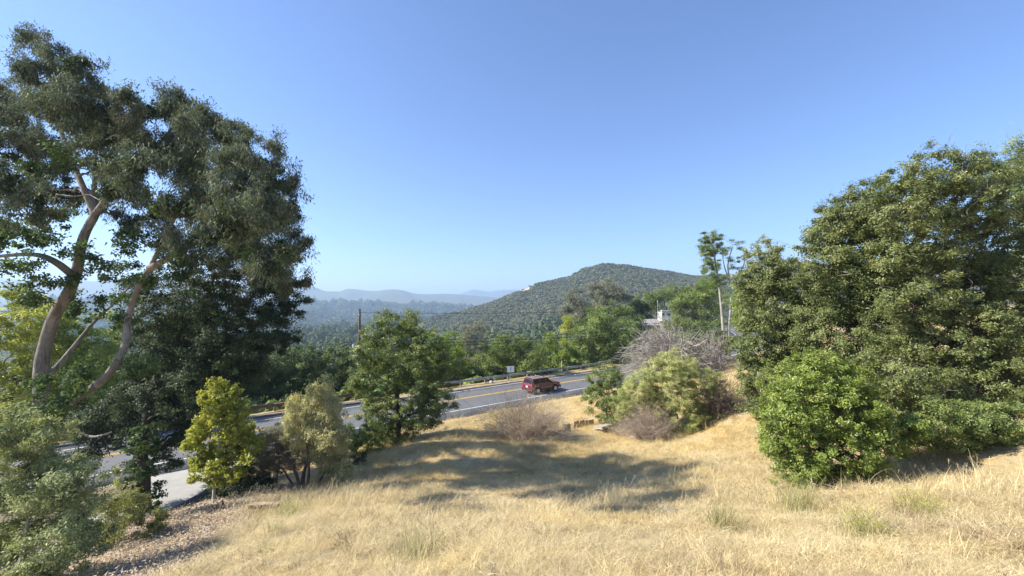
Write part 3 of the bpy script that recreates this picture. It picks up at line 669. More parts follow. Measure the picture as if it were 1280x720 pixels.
# round green tree at the road edge
rb = gat(500, 27.5)
tree('round_roadside_tree', 'full round green tree standing between the grass mound and the road, left of the car', 'tree', rb,
    pxblobs([(490,408,18),(512,418,20),(470,420,18),(540,425,16),(495,438,30),(465,450,24),(530,450,28),(555,460,18),(480,475,32),(515,480,34),(548,490,22),(455,470,18),(500,510,34),(530,515,26),(475,515,26),(495,545,24),(470,548,20),(445,480,12),(515,400,12),(478,400,12)], 27.5, 1.0, 0.8),
    'oak2', 'bark_brown', 0.12, 0.052, r0=0.22, k=1.05, rc=0.28, hole=0.02, sprig=0.15)
simple_tree('low_green_shrub', 'low green shrub below the round tree, next to the white marker post', 445, 25.5, [(440,548,18),(458,545,18),(430,560,14),(450,565,14),(470,560,14)], 'farleaf', 0.10, 0.05, 'twig_dark', 0.05, 'shrub', k=0.9, rc=0.22, jit=0.4)
simple_tree('low_dark_shrub', 'small dark brown withered shrub at the left foot of the grass mound', 420, 22.5, [(420,590,12),(435,583,12),(408,600,9),(448,572,10)], 'dark', 0.08, 0.04, 'twig_dark', 0.04, 'shrub', k=0.8, rc=0.18, jit=0.3)

# ------------------------------------------------------------------ bare twiggy shrubs
def twig_shrub(name, label, px, Y, wpx, hpx, mat, n=260, leaf=None, nleaf=0, cat='shrub', up=1.0, droop=0.15, r=0.02, seed=1, L=0.05, lean=0.0, spread=0.3):
    b = gat(px, Y); root = empty(name, b, label, cat); s = Y / F; Wr = wpx * s; Hr = hpx * s
    tb = Tubes(4); ends = []
    for i in range(n):
        a = rng.uniform(0, 2 * math.pi); rad = math.sqrt(rng.random()); h = rng.uniform(0.45 - 0.35 * spread, 1.0) * (1 - 0.55 * rad ** 2)
        e = np.array([math.cos(a) * rad * Wr + lean * Wr, math.sin(a) * rad * Wr * 0.8, h * Hr])
        st = np.array([e[0] * (0.08 + .3 * spread), e[1] * (0.08 + .3 * spread), 0]); midp = np.array([e[0] * 0.45, e[1] * 0.45, e[2] * (0.62 + droop)])
        t = np.linspace(0, 1, 7)[:, None]; p = st * (1 - t) ** 2 + 2 * midp * t * (1 - t) + e * t ** 2
        p += np.concatenate([np.zeros((1, 3)), rng.normal(0, 0.022 * Hr, (6, 3))])
        rr = r * rng.uniform(0.4, 1.2) * (1.6 if i < n * 0.06 else 0.6)
        tb.add(p, rr, rr * 0.3)
        for _ in range(4):
            j = rng.integers(2, 7); q = p[j]; dv = (p[j] - p[j - 1]); dv /= np.linalg.norm(dv) + 1e-9
            e2 = q + (dv + rng.normal(0, 0.75, 3)) * Hr * rng.uniform(0.08, 0.22); e2[2] = max(e2[2], 0.05)
            tb.add(np.stack([q, (q + e2) / 2 + rng.normal(0, 0.02 * Hr, 3), e2]), rr * 0.45, rr * 0.2, sides=3); ends.append(e2)
            ends.append((q + e2) / 2)
    link('twigs', tb.mesh('twigs', M[mat]), root)
    if nleaf:
        E = np.array(ends); k = rng.integers(0, len(E), nleaf); c = E[k] + rng.normal(0, 0.03 * Hr, (nleaf, 3))
        v, f = leaves_at(c, unit(nleaf), L, L * 0.5); LEAFCOUNT[0] += nleaf
        link('leaves', mesh_np('leaves', v, f, M[leaf], rng.normal(0.5, 0.2, nleaf)), root)
    return root
twig_shrub('bare_shrub', 'leafless pinkish-grey twiggy shrub on the bank just below the red car', 657, 27.0, 58, 58, 'twig_pink', 700, 'pinkleaf', 30000, r=0.018, L=0.05, spread=1.1)
twig_shrub('bare_shrub', 'dark brown bare twigs sprawling out of the right side of the pale green shrub', 893, 27.6, 42, 62, 'twig_dark', 300, 'greyleaf', 3000, r=0.02, lean=0.25)
twig_shrub('bare_shrub', 'reddish-brown dead twigs at the lower left of the pale green shrub', 805, 26.6, 36, 52, 'twig_pink', 420, 'pinkleaf', 5000, r=0.014)
twig_shrub('bare_shrub', 'tangle of dry stems in the gap between the two stone slabs', 775, 29.0, 22, 22, 'twig_pink', 120, 'tan', 700, r=0.012)
twig_shrub('fallen_dead_tree', 'big pale grey leafless dead tree with arching branches at the far side of the road', 838, 56.0, 54, 70, 'dead_bark', 420, None, 0, 'tree', r=0.10, droop=0.8, lean=-0.15, spread=0.6)
twig_shrub('fallen_dead_tree', 'smaller grey leafless branches in front of the dark roadside tree', 888, 56.0, 32, 60, 'dead_bark', 130, None, 0, 'tree', r=0.07, droop=0.4, spread=0.8)

# leafy shrubs on the meadow edge
simple_tree('pale_green_shrub', 'large pale green arching shrub in the middle of the slope, right of the road', 850, 28.0,
    [(838,452,14),(820,466,18),(855,462,18),(800,482,18),(835,485,26),(870,482,22),(895,480,14),(850,512,28),(878,505,22),(825,515,20),(860,530,22),(885,525,18),(790,496,18),(780,508,16),(802,505,20),(812,528,14),(858,545,14),(888,538,14),(840,540,14),(870,540,14)], 'sage', 0.08, 0.034, 'twig_dark', 0.09, 'shrub',
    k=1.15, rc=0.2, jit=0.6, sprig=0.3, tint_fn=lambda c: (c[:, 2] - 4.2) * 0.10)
simple_tree('dark_green_shrub', 'compact darker green shrub at the road edge left of the pale green one', 758, 31.0,
    [(758,468,16),(745,480,16),(772,482,18),(755,500,22),(775,505,16),(765,520,16),(738,495,10)], 'oak2', 0.11, 0.055, 'twig_dark', 0.08, 'shrub', k=1.0, rc=0.25, jit=0.5)
simple_tree('bright_green_shrub', 'rounded fresh green leafy shrub in front of the big oaks on the right', 1025, 12.4,
    [(1000,482,34),(1035,480,34),(985,515,34),(1020,520,42),(1060,512,36),(1085,535,32),(1000,555,38),(1040,560,40),(1075,565,30),(1110,548,20),(1130,540,16),(1145,535,12),(1010,605,18),(1000,590,26),(1030,592,22),(975,550,22),(1010,455,16),(1050,470,20)], 'green', 0.085, 0.036, 'twig_dark', 0.07, 'shrub',
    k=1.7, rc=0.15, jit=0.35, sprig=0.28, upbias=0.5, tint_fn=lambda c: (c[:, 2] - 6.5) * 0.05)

# ------------------------------------------------------------------ oaks on the right
tree('round_oak', 'rounded olive oak at the left end of the tall oaks, beside the road gap', 'tree', gat(960, 21.5),
    pxblobs([(965,338,26),(945,355,26),(988,350,30),(964,385,36),(990,395,30),(948,395,22),(942,440,20),(955,430,34),(990,435,30),(960,470,32),(945,485,18),(985,475,26),(944,462,14),(952,500,20),(975,505,24),(950,485,16),(995,515,22)], 21.5, 1.0, 0.7),
    'oak', 'bark_brown', 0.10, 0.055, r0=0.22, sprays=60, spray_len=0.55, k=1.6, rc=0.26, hole=0.02, sprig=0.2)
tree('coast_oak', 'tall olive-green oak with a stepped left shoulder, between the round oak and the widest oak', 'tree', gat(1075, 19.0),
    pxblobs([(1040,278,24),(1062,262,22),(1088,246,22),(1032,298,22),(1065,285,34),(1100,270,30),(1040,325,36),(1085,325,42),(1050,375,40),(1100,380,44),(1025,395,30),(1060,425,40),(1020,440,28),(1105,435,44),(1020,350,24),(1080,475,36),(1045,465,26)], 19.0, 1.0, 1.0),
    'oak', 'bark_brown', 0.095, 0.05, r0=0.35, sprays=150, spray_len=0.55, k=1.6, rc=0.25, hole=0.03, sprig=0.25, tintj=0.16)
tree('coast_oak', 'widest and tallest olive-green oak filling the right side of the view', 'tree', gat(1190, 16.5),
    pxblobs([(1135,228,26),(1165,218,28),(1195,212,28),(1235,222,30),(1125,262,34),(1165,258,38),(1210,258,38),(1255,270,40),(1140,305,44),(1195,310,48),(1250,320,46),(1130,360,46),(1185,365,50),(1245,375,48),(1295,350,44),(1145,415,46),(1205,425,50),(1265,430,48),
        (1130,465,40),(1180,480,44),(1240,485,46),(1285,480,40),(1150,510,30),(1200,525,32),(1250,530,34),(1165,540,24),(1225,548,26),(1285,540,34),(1100,510,30),(1290,400,44)], 16.5, 1.0, 1.2),
    'oak', 'bark_brown', 0.088, 0.05, r0=0.45, sprays=150, spray_len=0.55, k=1.3, rc=0.24, hole=0.04, sprig=0.25, tintj=0.16)
tree('coast_oak', 'oak at the right edge of the view with thin sprays rising against the sky', 'tree', gat(1330, 20.0),
    pxblobs([(1262,208,20),(1285,200,28),(1310,215,40),(1280,245,32),(1330,260,50),(1350,330,60),(1310,330,40),(1360,420,60)], 20.0, 1.0, 1.0),
    'oak2', 'bark_grey', 0.10, 0.05, r0=0.4, k=0.75, rc=0.26, hole=0.1, sprig=0.7, sprays=100, spray_len=1.0)
simple_tree('low_green_shrub', 'low strip of mixed green undergrowth under the oaks at the right', 1200, 13.0,
    [(1170,528,20),(1205,530,22),(1235,530,24),(1268,526,26),(1150,545,16),(1180,548,16),(1215,550,18),(1250,545,22),(1275,535,22),(1140,535,12)], 'oak2', 0.07, 0.035, 'twig_dark', 0.04, 'shrub', k=1.6, rc=0.16, jit=0.4, sprig=0.4)
simple_tree('low_yellow_shrub', 'small bright yellow-green plant between the fresh green shrub and the oaks', 1145, 13.4, [(1140,560,8),(1150,552,9),(1162,556,8),(1130,565,6)], 'yellow', 0.06, 0.035, 'twig_dark', 0.02, 'shrub', k=0.8, rc=0.1, jit=0.1)

# ------------------------------------------------------------------ trees beyond the road
GB = 'trees beyond the road'
def bt(name, label, px, Y, blobs, leaf, L=0.3, Wd=0.17, **kw):
    kk = dict(k=1.15, rc=0.02 * Y * 0.5 + 0.15, jit=Y * 0.02, twigs=0.08, r0=0.004 * Y); kk.update(kw)
    return simple_tree(name, label, px, Y, blobs, leaf, L, Wd, group=GB, **kk)
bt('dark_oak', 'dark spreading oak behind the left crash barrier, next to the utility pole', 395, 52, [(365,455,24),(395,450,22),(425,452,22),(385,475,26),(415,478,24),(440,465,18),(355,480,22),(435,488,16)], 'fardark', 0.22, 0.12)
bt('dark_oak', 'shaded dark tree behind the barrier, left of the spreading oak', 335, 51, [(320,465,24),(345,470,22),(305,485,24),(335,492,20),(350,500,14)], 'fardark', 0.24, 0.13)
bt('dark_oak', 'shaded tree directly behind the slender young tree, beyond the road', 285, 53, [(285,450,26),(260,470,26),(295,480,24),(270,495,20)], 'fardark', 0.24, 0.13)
bt('light_green_tree', 'light green tree rising just behind the right side of the round roadside tree', 562, 62, [(548,428,16),(565,435,16),(578,448,14),(560,460,20),(575,470,14),(545,450,16)], 'bright', 0.24, 0.13)
bt('dead_grey_tree', 'brown-tipped grey sparse tree left of the spreading roadside oak', 592, 92, [(590,408,10),(602,412,9),(585,420,12),(600,428,12),(592,442,12),(606,440,9),(580,436,8)], 'greyleaf', 0.32, 0.16, k=0.8, hole=0.2, twigs=0.4, bark='bark_grey')
bt('low_roadside_tree', 'low bright green tree behind the left end of the long crash barrier', 600, 64, [(590,468,12),(606,464,12),(578,475,10),(615,475,10)], 'farleaf', 0.22, 0.12)
bt('spreading_oak', 'spreading oak with a dark hollow centre directly behind the red car', 645, 62, [(610,445,16),(628,436,16),(648,434,17),(665,440,15),(640,452,20),(662,458,14),(618,460,14),(675,450,10),(650,468,12)], 'farleaf', 0.22, 0.12, hole=0.08)
bt('light_green_tree', 'bright green bushy tree between the spreading oak and the dense oak', 692, 68, [(690,430,12),(703,438,12),(685,448,14),(702,455,13),(715,448,12),(678,460,9),(695,465,9)], 'bright', 0.26, 0.14, tint_fn=lambda c: -0.25)
bt('yellow_poplar', 'narrow yellow-green tree with a pointed top beside the dense oak', 708, 78, [(708,400,7,0,1.8),(710,415,8,0,1.4),(706,428,8)], 'yellow', 0.26, 0.14, droop=0.0)
bt('dense_oak', 'dense round oak with a dark base, right of the narrow yellow-green tree', 765, 72, [(735,415,16),(755,408,17),(780,412,16),(745,435,18),(770,432,20),(728,435,14),(785,430,12),(760,450,15),(740,455,13),(780,448,11)], 'farleaf', 0.26, 0.14)
bt('dense_oak', 'green oak top showing above and behind the dense round oak', 770, 90, [(745,395,13),(762,390,13),(780,392,12),(795,398,10),(735,402,10)], 'farleaf', 0.3, 0.16)
bt('grey_gum_tree', 'tall grey-olive feathery tree standing against the hill, leftmost of the pair', 722, 104, [(718,372,10),(712,384,10),(726,384,10),(720,400,12),(735,392,8)], 'greyleaf', 0.36, 0.14, droop=0.5, tint_fn=lambda c: -0.2)
bt('grey_gum_tree', 'tall grey-olive feathery tree standing against the hill, rightmost and palest of the pair', 758, 106, [(744,364,10),(760,360,10),(772,366,9),(750,376,12),(766,378,12),(782,376,8),(758,390,12)], 'greyleaf', 0.36, 0.14, droop=0.5, tint_fn=lambda c: 0.1)
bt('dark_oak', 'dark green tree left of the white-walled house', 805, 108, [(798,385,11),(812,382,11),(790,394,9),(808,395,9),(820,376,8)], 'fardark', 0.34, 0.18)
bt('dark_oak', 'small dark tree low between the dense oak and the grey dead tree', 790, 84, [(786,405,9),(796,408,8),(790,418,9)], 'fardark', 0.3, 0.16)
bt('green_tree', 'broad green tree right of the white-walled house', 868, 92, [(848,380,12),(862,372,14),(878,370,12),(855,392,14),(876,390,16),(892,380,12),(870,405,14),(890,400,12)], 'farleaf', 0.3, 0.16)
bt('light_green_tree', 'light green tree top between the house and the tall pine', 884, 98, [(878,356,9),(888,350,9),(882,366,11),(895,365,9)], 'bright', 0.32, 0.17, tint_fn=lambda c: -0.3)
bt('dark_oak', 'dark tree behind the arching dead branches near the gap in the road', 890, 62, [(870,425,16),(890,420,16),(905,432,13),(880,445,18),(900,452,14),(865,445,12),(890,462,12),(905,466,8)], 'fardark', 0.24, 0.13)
bt('yellow_green_tree', 'yellow-green tree filling the gap left of the round oak', 930, 60, [(925,375,14),(938,385,14),(918,395,10),(935,405,13),(922,360,9),(945,365,10)], 'bright', 0.24, 0.13, tint_fn=lambda c: -0.15)
bt('light_green_tree', 'pale feathery tree top rising above the round oak', 958, 40, [(945,308,8),(958,304,9),(970,312,8),(950,322,10),(965,326,10),(935,316,6)], 'olive', 0.16, 0.08, k=0.6, rc=0.35, sprig=0.3)
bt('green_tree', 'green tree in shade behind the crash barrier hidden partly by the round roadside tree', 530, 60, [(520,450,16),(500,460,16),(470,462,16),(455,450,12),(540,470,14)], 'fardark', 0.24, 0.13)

bt('green_tree', 'green tree crowns closing the view behind the white-walled house', 845, 140, [(812,374,11),(828,372,12),(845,370,12),(860,372,12),(800,380,10)], 'farleaf', 0.4, 0.2)
bt('low_green_tree', 'low green tree hiding the wall of the grey-roofed house', 815, 84, [(797,414,8),(810,416,8),(824,413,8),(838,408,8),(850,404,8)], 'farleaf', 0.28, 0.15)
# tall pine and the pale bare one beside it
PY = 66.0
def pine(name, label, px, paths, blobs, bark, **kw):
    b = gat(px, PY)
    return tree(name, label, 'tree', b, pxblobs(blobs, PY, 1.0, 1.0), 'pine', bark, 0.26, 0.08, trunk=paths, r0=0.16, k=kw.pop('k', 0.6), rc=0.45, flat_=0.5, group=GB, **kw)
pine('tall_pine', 'tall thin pine with a tufted green top rising above the hill line', 905,
     [(px_path([(906,440,PY),(903,400,PY),(899,360,PY),(893,320,PY),(888,296,PY)]), 0.25, 0.08)],
     [(886,297,9),(896,295,7),(881,306,9),(893,306,10),(883,317,9),(898,312,7),(885,328,8),(894,332,7),(879,338,6),(886,309,10),(903,350,6),(896,354,5),(907,374,5),(893,342,6)], 'bark_grey', hole=0.03, k=1.1)
pine('tall_pine', 'forked pale trunk with sparse thin needles, just right of the green-topped pine', 911,
     [(px_path([(911,445,PY),(911,410,PY),(914,370,PY),(912,350,PY),(910,330,PY),(916,308,PY)]), 0.25, 0.06), (px_path([(914,365,PY),(905,358,PY),(899,350,PY),(896,335,PY)]), 0.16, 0.05), (px_path([(914,358,PY),(922,345,PY),(930,330,PY),(932,312,PY)]), 0.16, 0.05), (px_path([(912,350,PY),(906,335,PY),(903,318,PY)]), 0.13, 0.04)],
     [(916,305,6),(903,312,6),(930,308,6),(908,325,6),(925,322,6),(934,320,5),(918,335,5),(898,330,4),(931,338,5)], 'bark_grey', k=0.35, hole=0.25, twigs=0.8)

# ------------------------------------------------------------------ scattering (stuff): instances of small tufts and far trees
def instancer(name, pts, scl, rot, protos, label=None, cat=None):
    me = bpy.data.meshes.new(name); me.vertices.add(len(pts)); me.vertices.foreach_set('co', np.asarray(pts, np.float32).ravel())
    a = me.attributes.new('scl', 'FLOAT_VECTOR', 'POINT'); a.data.foreach_set('vector', np.asarray(scl, np.float32).ravel())
    a = me.attributes.new('rot', 'FLOAT_VECTOR', 'POINT'); a.data.foreach_set('vector', np.asarray(rot, np.float32).ravel())
    a = me.attributes.new('pick', 'INT', 'POINT'); a.data.foreach_set('value', rng.integers(0, len(protos), len(pts)).astype(np.int32))
    o = link(name, me)
    ng = bpy.data.node_groups.new(name, 'GeometryNodeTree'); N = ng.nodes; Lk = ng.links
    ng.interface.new_socket('Geometry', in_out='INPUT', socket_type='NodeSocketGeometry'); ng.interface.new_socket('Geometry', in_out='OUTPUT', socket_type='NodeSocketGeometry')
    gi = N.new('NodeGroupInput'); go = N.new('NodeGroupOutput'); ip = N.new('GeometryNodeInstanceOnPoints'); jn = N.new('GeometryNodeJoinGeometry')
    for p in protos:
        oi = N.new('GeometryNodeObjectInfo'); oi.inputs['Object'].default_value = p; oi.inputs['As Instance'].default_value = True
        Lk.new(oi.outputs['Geometry'], jn.inputs[0])
    def attr(nm, ty):
        x = N.new('GeometryNodeInputNamedAttribute'); x.data_type = ty; x.inputs['Name'].default_value = nm; return x.outputs['Attribute']
    Lk.new(gi.outputs[0], ip.inputs['Points']); Lk.new(jn.outputs[0], ip.inputs['Instance']); ip.inputs['Pick Instance'].default_value = True
    Lk.new(attr('pick', 'INT'), ip.inputs['Instance Index']); Lk.new(attr('rot', 'FLOAT_VECTOR'), ip.inputs['Rotation']); Lk.new(attr('scl', 'FLOAT_VECTOR'), ip.inputs['Scale'])
    Lk.new(ip.outputs[0], go.inputs[0])
    md = o.modifiers.new('scatter', 'NODES'); md.node_group = ng
    return tag(o, label, cat, kind='stuff')
def proto(name, me): return bpy.data.objects.new(name, me)
def blade_tuft(nb, h, spread, lean, w, mat, heads=0.0, name='tuft', seg=3):
    V = []; Fq = []; T = []; n0 = 0
    for i in range(nb):
        a = rng.uniform(0, 2 * math.pi); p = np.array([rng.normal(0, spread), rng.normal(0, spread), -0.02])
        d = np.array([math.cos(a), math.sin(a), 0]); H = h * rng.uniform(0.45, 1.15); ln = lean * rng.uniform(0.2, 1.3) * H
        s = np.array([-d[1], d[0], 0]) * w * rng.uniform(0.6, 1.3)
        for k in range(seg + 1):
            t = k / seg; c = p + d * ln * t ** 1.8 + np.array([0, 0, H * (t - 0.28 * lean * t * t)])
            ww = s * (1 - t * 0.85); V += [c - ww, c + ww]
        for k in range(seg): Fq.append([n0 + 2 * k, n0 + 2 * k + 1, n0 + 2 * k + 3, n0 + 2 * k + 2]); T.append(rng.uniform(0, 1))
        T[-seg:] = [T[-1]] * seg; n0 += 2 * (seg + 1)
        if rng.random() < heads:
            for q in range(5):
                c2 = c + rng.normal(0, 0.008, 3) - np.array([0, 0, q * 0.02]); V += [c2 + [0.004, 0, 0], c2 + [0, 0.004, 0.015], c2 - [0.004, 0, 0], c2 - [0, 0.004, 0.02]]
                Fq.append([n0, n0 + 1, n0 + 2, n0 + 3]); T.append(0.9); n0 += 4
    return mesh_np(name, np.array(V), np.array(Fq), mat, np.array(T))
def grass_mat(name, dark, mid, light, trans=0.3):
    m = leaf_mat(name, dark, mid, light, trans, 0.7, 0.2, tcol=light); n = m.node_tree.nodes; l = m.node_tree.links
    # patches of gold and of paler straw over the meadow
    bs = n['Principled BSDF']; src = bs.inputs['Base Color'].links[0].from_socket
    f = noise(n, l, 0.45, 4, 0.6); oi = n.new('ShaderNodeObjectInfo')
    gp_ = n.new('ShaderNodeNewGeometry'); sx = n.new('ShaderNodeSeparateXYZ'); l.new(gp_.outputs['Position'], sx.inputs[0])
    mr = n.new('ShaderNodeMapRange'); mr.inputs['From Min'].default_value = 12; mr.inputs['From Max'].default_value = 26; mr.inputs['To Min'].default_value = -0.12; mr.inputs['To Max'].default_value = 0.14; l.new(sx.outputs['Y'], mr.inputs[0])
    sm = n.new('ShaderNodeMath'); sm.operation = 'ADD'; l.new(f, sm.inputs[0]); l.new(mr.outputs[0], sm.inputs[1])
    c = mixc(n, l, ramp(n, l, sm.outputs[0], [(0.42, (0, 0, 0)), (0.62, (1, 1, 1))]), src, (1.06, 0.985, 0.80), 'MULTIPLY')
    c2 = mixc(n, l, 1.0, c, ramp(n, l, oi.outputs['Random'], [(0.0, (0.74, 0.68, 0.62)), (0.5, (1, 1, 1)), (1.0, (1.15, 1.12, 1.05))]), 'MULTIPLY')
    l.new(c2, bs.inputs['Base Color']); return m
MGR = grass_mat('straw', (0.41, 0.325, 0.17), (0.61, 0.505, 0.285), (0.75, 0.65, 0.42))
MGG = grass_mat('half_green_grass', (0.20, 0.20, 0.08), (0.34, 0.33, 0.14), (0.50, 0.47, 0.24))
tufts = [proto('tuft', blade_tuft(36, 0.15, 0.09, 1.9, 0.0032, MGR)), proto('tuft', blade_tuft(32, 0.20, 0.09, 2.3, 0.0032, MGR)), proto('tuft', blade_tuft(30, 0.13, 0.11, 2.6, 0.0036, MGR)), proto('tuft', blade_tuft(30, 0.24, 0.07, 1.3, 0.003, MGR, 0.1))]
def meadow_pts(n, ymin, ymax, dens=None):
    y = rng.uniform(ymin ** 1.0, ymax, n); x = rng.uniform(-1.3, 1.35, n) * y
    d, _ = road_d(x, y); ok = (d < -6.6) & ~in_drive(x, y) & (x > -21)
    ok &= rng.random(n) > mulch_mask(x, y) * 0.80
    ok &= ~((x < -10.5) & (y > 18.5) & (rng.random(n) < 0.85))
    ok &= ~((x > 12.5) & (y < 19) & (x > 0.95 * y + 1.5))
    if dens is not None: ok &= rng.random(n) < dens(x, y)
    x = x[ok]; y = y[ok]; return np.stack([x, y, ground(x, y)], 1)
bare = lambda x, y: 0.3 + 0.7 * sstep(-0.12, 0.10, fbm(x, y, 1.6, 3, 77))
P_ = np.concatenate([meadow_pts(24000, 4.3, 12, bare), meadow_pts(34000, 12, 24, bare), meadow_pts(20000, 24, 42, bare), meadow_pts(9000, 42, 62)])
n_ = len(P_); dist = P_[:, 1]
sc = np.interp(dist, [4, 12, 25, 45], [0.75, 0.95, 1.25, 1.7]) * rng.uniform(0.6, 1.35, n_)
wid = sc * np.interp(dist, [4, 12, 25, 45], [1.0, 1.15, 1.3, 1.6])
# the straw lies over downhill and away from the viewer in drifts
sw = fbm(P_[:, 0], P_[:, 1], 3.0, 2, 55) * 1.2
rot = np.stack([rng.normal(0.10, 0.22, n_) + sw * 0.5, rng.normal(-0.1, 0.22, n_) + sw * 0.4, rng.uniform(0, 6.28, n_)], 1)
instancer('dry_grass', P_, np.stack([wid, wid, sc], 1), rot, tufts, 'dry straw-coloured grass covering the sloping meadow', 'grass')
# taller seeding stalks along the break of slope and at the foot of the trees
stalk = [proto('stalk', blade_tuft(9, 0.75, 0.10, 0.45, 0.005, MGR, 0.6, seg=4)), proto('stalk', blade_tuft(12, 0.6, 0.14, 0.9, 0.005, MGR, 0.4, seg=4))]
S = []
for (px, py, Y, sx, sy, nn) in [(640,650,11.6,2.4,.35,55),(760,640,12.4,1.5,.4,30),(860,610,14.4,1.0,.8,45),(420,622,14.8,1.4,.9,220),(350,630,16.0,0.9,.7,150),(520,650,12.0,1.2,.4,25),(1255,560,9.5,0.9,.8,70),(930,545,24,1.5,1.2,50),(590,545,26,2.5,.8,40),(450,600,17,1.4,1.0,50),(1090,560,12.6,.5,.4,12)]:
    c = at(px, py, Y); xx = c[0] + rng.normal(0, sx, nn); yy = Y + rng.normal(0, sy, nn); S.append(np.stack([xx, yy, ground(xx, yy)], 1))
S = np.concatenate(S); n_ = len(S); sc = rng.uniform(0.55, 1.15, n_)
instancer('tall_dry_stalks', S, np.stack([sc, sc, sc], 1), np.stack([rng.normal(0, .15, n_), rng.normal(0, .15, n_), rng.uniform(0, 6.28, n_)], 1), stalk, 'tall bleached seed stalks standing along the break of the slope', 'grass')
MBR = grass_mat('brown_weed', (0.13, 0.095, 0.06), (0.24, 0.18, 0.12), (0.40, 0.31, 0.20), 0.15)
weeds = [proto('weed', blade_tuft(26, 0.22, 0.06, 1.2, 0.004, MBR)), proto('weed', blade_tuft(20, 0.3, 0.05, 0.9, 0.0035, MBR, 0.8))]
patch = lambda x, y: sstep(0.02, 0.2, fbm(x, y, 2.4, 3, 66)) * 0.9 + 0.03
P2 = np.concatenate([meadow_pts(3200, 4.3, 14, patch), meadow_pts(4200, 14, 34, patch)]); n_ = len(P2); sc = rng.uniform(0.5, 1.2, n_)
instancer('brown_weeds', P2, np.stack([sc, sc, sc], 1), np.stack([rng.normal(0, .3, n_), rng.normal(0, .3, n_), rng.uniform(0, 6.28, n_)], 1), weeds, 'withered brown weeds mixed through the dry grass', 'weeds')
# leaf litter
lit = []
for q in range(3):
    nl = 70; v, f = leaves_at(np.concatenate([rng.normal(0, 0.22, (nl, 2)), rng.uniform(0.0, 0.05, (nl, 1))], 1), np.tile([0, 0, 1.0], (nl, 1)), 0.055, 0.03, 0, 1.5, 0.5)
    lit.append(proto('litter', mesh_np('litter', v, f, leaf_mat('dead_leaf', (0.19, 0.135, 0.09), (0.40, 0.30, 0.21), (0.60, 0.49, 0.36), 0.1, 0.8, 0.1), rng.random(nl))))
xx = rng.uniform(-22, -4, 14000); yy = rng.uniform(7, 21, 14000); ok = (rng.random(14000) < mulch_mask(xx, yy)) & ~in_drive(xx, yy); xx = xx[ok]; yy = yy[ok]
n_ = len(xx); sc = rng.uniform(0.7, 1.4, n_)
instancer('leaf_litter', np.stack([xx, yy, ground(xx, yy) + 0.02], 1), np.stack([sc] * 3, 1), np.stack([rng.normal(0, .12, n_), rng.normal(0, .12, n_), rng.uniform(0, 6.28, n_)], 1), lit, 'pinkish-brown leaf litter on the bank above the drive', 'leaf litter')

# weeds and tussocks one can tell apart on the meadow
def tussock(label, px, py, Y, hpx, wpx, mat, nb=220, cat='plant', name='grass_tussock', lean=0.7, leafy=None):
    c = at(px, py, Y); b = np.array([c[0], Y, gz(c[0], Y)]); s = Y / F
    me = blade_tuft(nb, hpx * s * 1.15, wpx * s * 0.32, lean, 0.0045, mat, 0.1, name, seg=3)
    o = link(name, me); o.location = [float(q) for q in b]; tag(o, label, cat, 'weeds on the dry meadow')
    if leafy:
        n = 900; cc = np.stack([rng.normal(0, wpx * s * 0.4, n), rng.normal(0, wpx * s * 0.4, n), np.abs(rng.normal(0.45, 0.22, n)) * hpx * s], 1)
        v, f = leaves_at(cc, unit(n), 0.03, 0.015); link('leaves', mesh_np('leaves', v, f, M[leafy], rng.random(n)), o)
    return o
tussock('pale sage-green tussock on the grass below the left side of the fresh green shrub', 905, 668, 8.9, 40, 34, MGG, 300)
tussock('sage-green clump at the foot of the fresh green shrub', 1000, 640, 10.2, 40, 44, MGG, 320)
tussock('yellow-green leafy weed near the bottom right of the meadow', 1080, 712, 7.2, 44, 40, MGG, 160, leafy='yellow')
tussock('thin weed with small yellow leaves on the bright slope at right', 1150, 655, 8.2, 34, 34, MGG, 120, leafy='yellow')
tussock('pale green grass clump at the bottom centre of the view', 520, 712, 7.6, 44, 60, MGG, 300)
tussock('small yellow-green tussock beside the leaf litter at lower left', 330, 702, 8.7, 16, 16, MGG, 120)
tussock('leafy green weed growing among bent stalks left of centre', 362, 655, 13.2, 30, 24, MGG, 130, leafy='bright')
tussock('faint green tussock on the slope below the tree shadow', 345, 680, 10.5, 20, 22, MGG, 100)
tussock('grey dried weed standing alone below the fresh green shrub', 960, 690, 7.8, 24, 18, MGR, 80)

# far trees and chaparral
def lump_tree(nl, L, mat, tall=1.0, name='far_tree'):
    bl = [(0, 0, 0.45 * tall, 0.42, 0.42, 0.42 * tall)] + [(rng.normal(0, .28), rng.normal(0, .28), rng.uniform(.3, .75) * tall, .26, .26, .26 * tall) for _ in range(4)]
    V = []; 
    B = np.array(bl); k = rng.integers(0, len(B), nl); d = unit(nl); c = B[k, :3] + d * B[k, 3:] * rng.uniform(0.75, 1.05, nl)[:, None]
    v, f = leaves_at(c, d, L * 1.15, L * 1.1, 0, 0.2, 0.35)
    hid = int(nl * 0.0)
    return proto(name, mesh_np(name, v, f, mat, rng.normal(0.5, 0.17, nl)))
def far_leaf(name, dark, mid, light):
    m = leaf_mat(name, dark, mid, light, 0.1, 0.9, 0.1); n = m.node_tree.nodes; l = m.node_tree.links; bs = n['Principled BSDF']; src = bs.inputs['Base Color'].links[0].from_socket
    oi = n.new('ShaderNodeObjectInfo'); l.new(mixc(n, l, 1.0, src, ramp(n, l, oi.outputs['Random'], [(0.0, (0.65, 0.68, 0.65)), (0.5, (0.95, 0.95, 0.95)), (0.85, (1.15, 1.12, 1.05)), (1.0, (1.55, 1.4, 1.2))]), 'MULTIPLY'), bs.inputs['Base Color']); return m
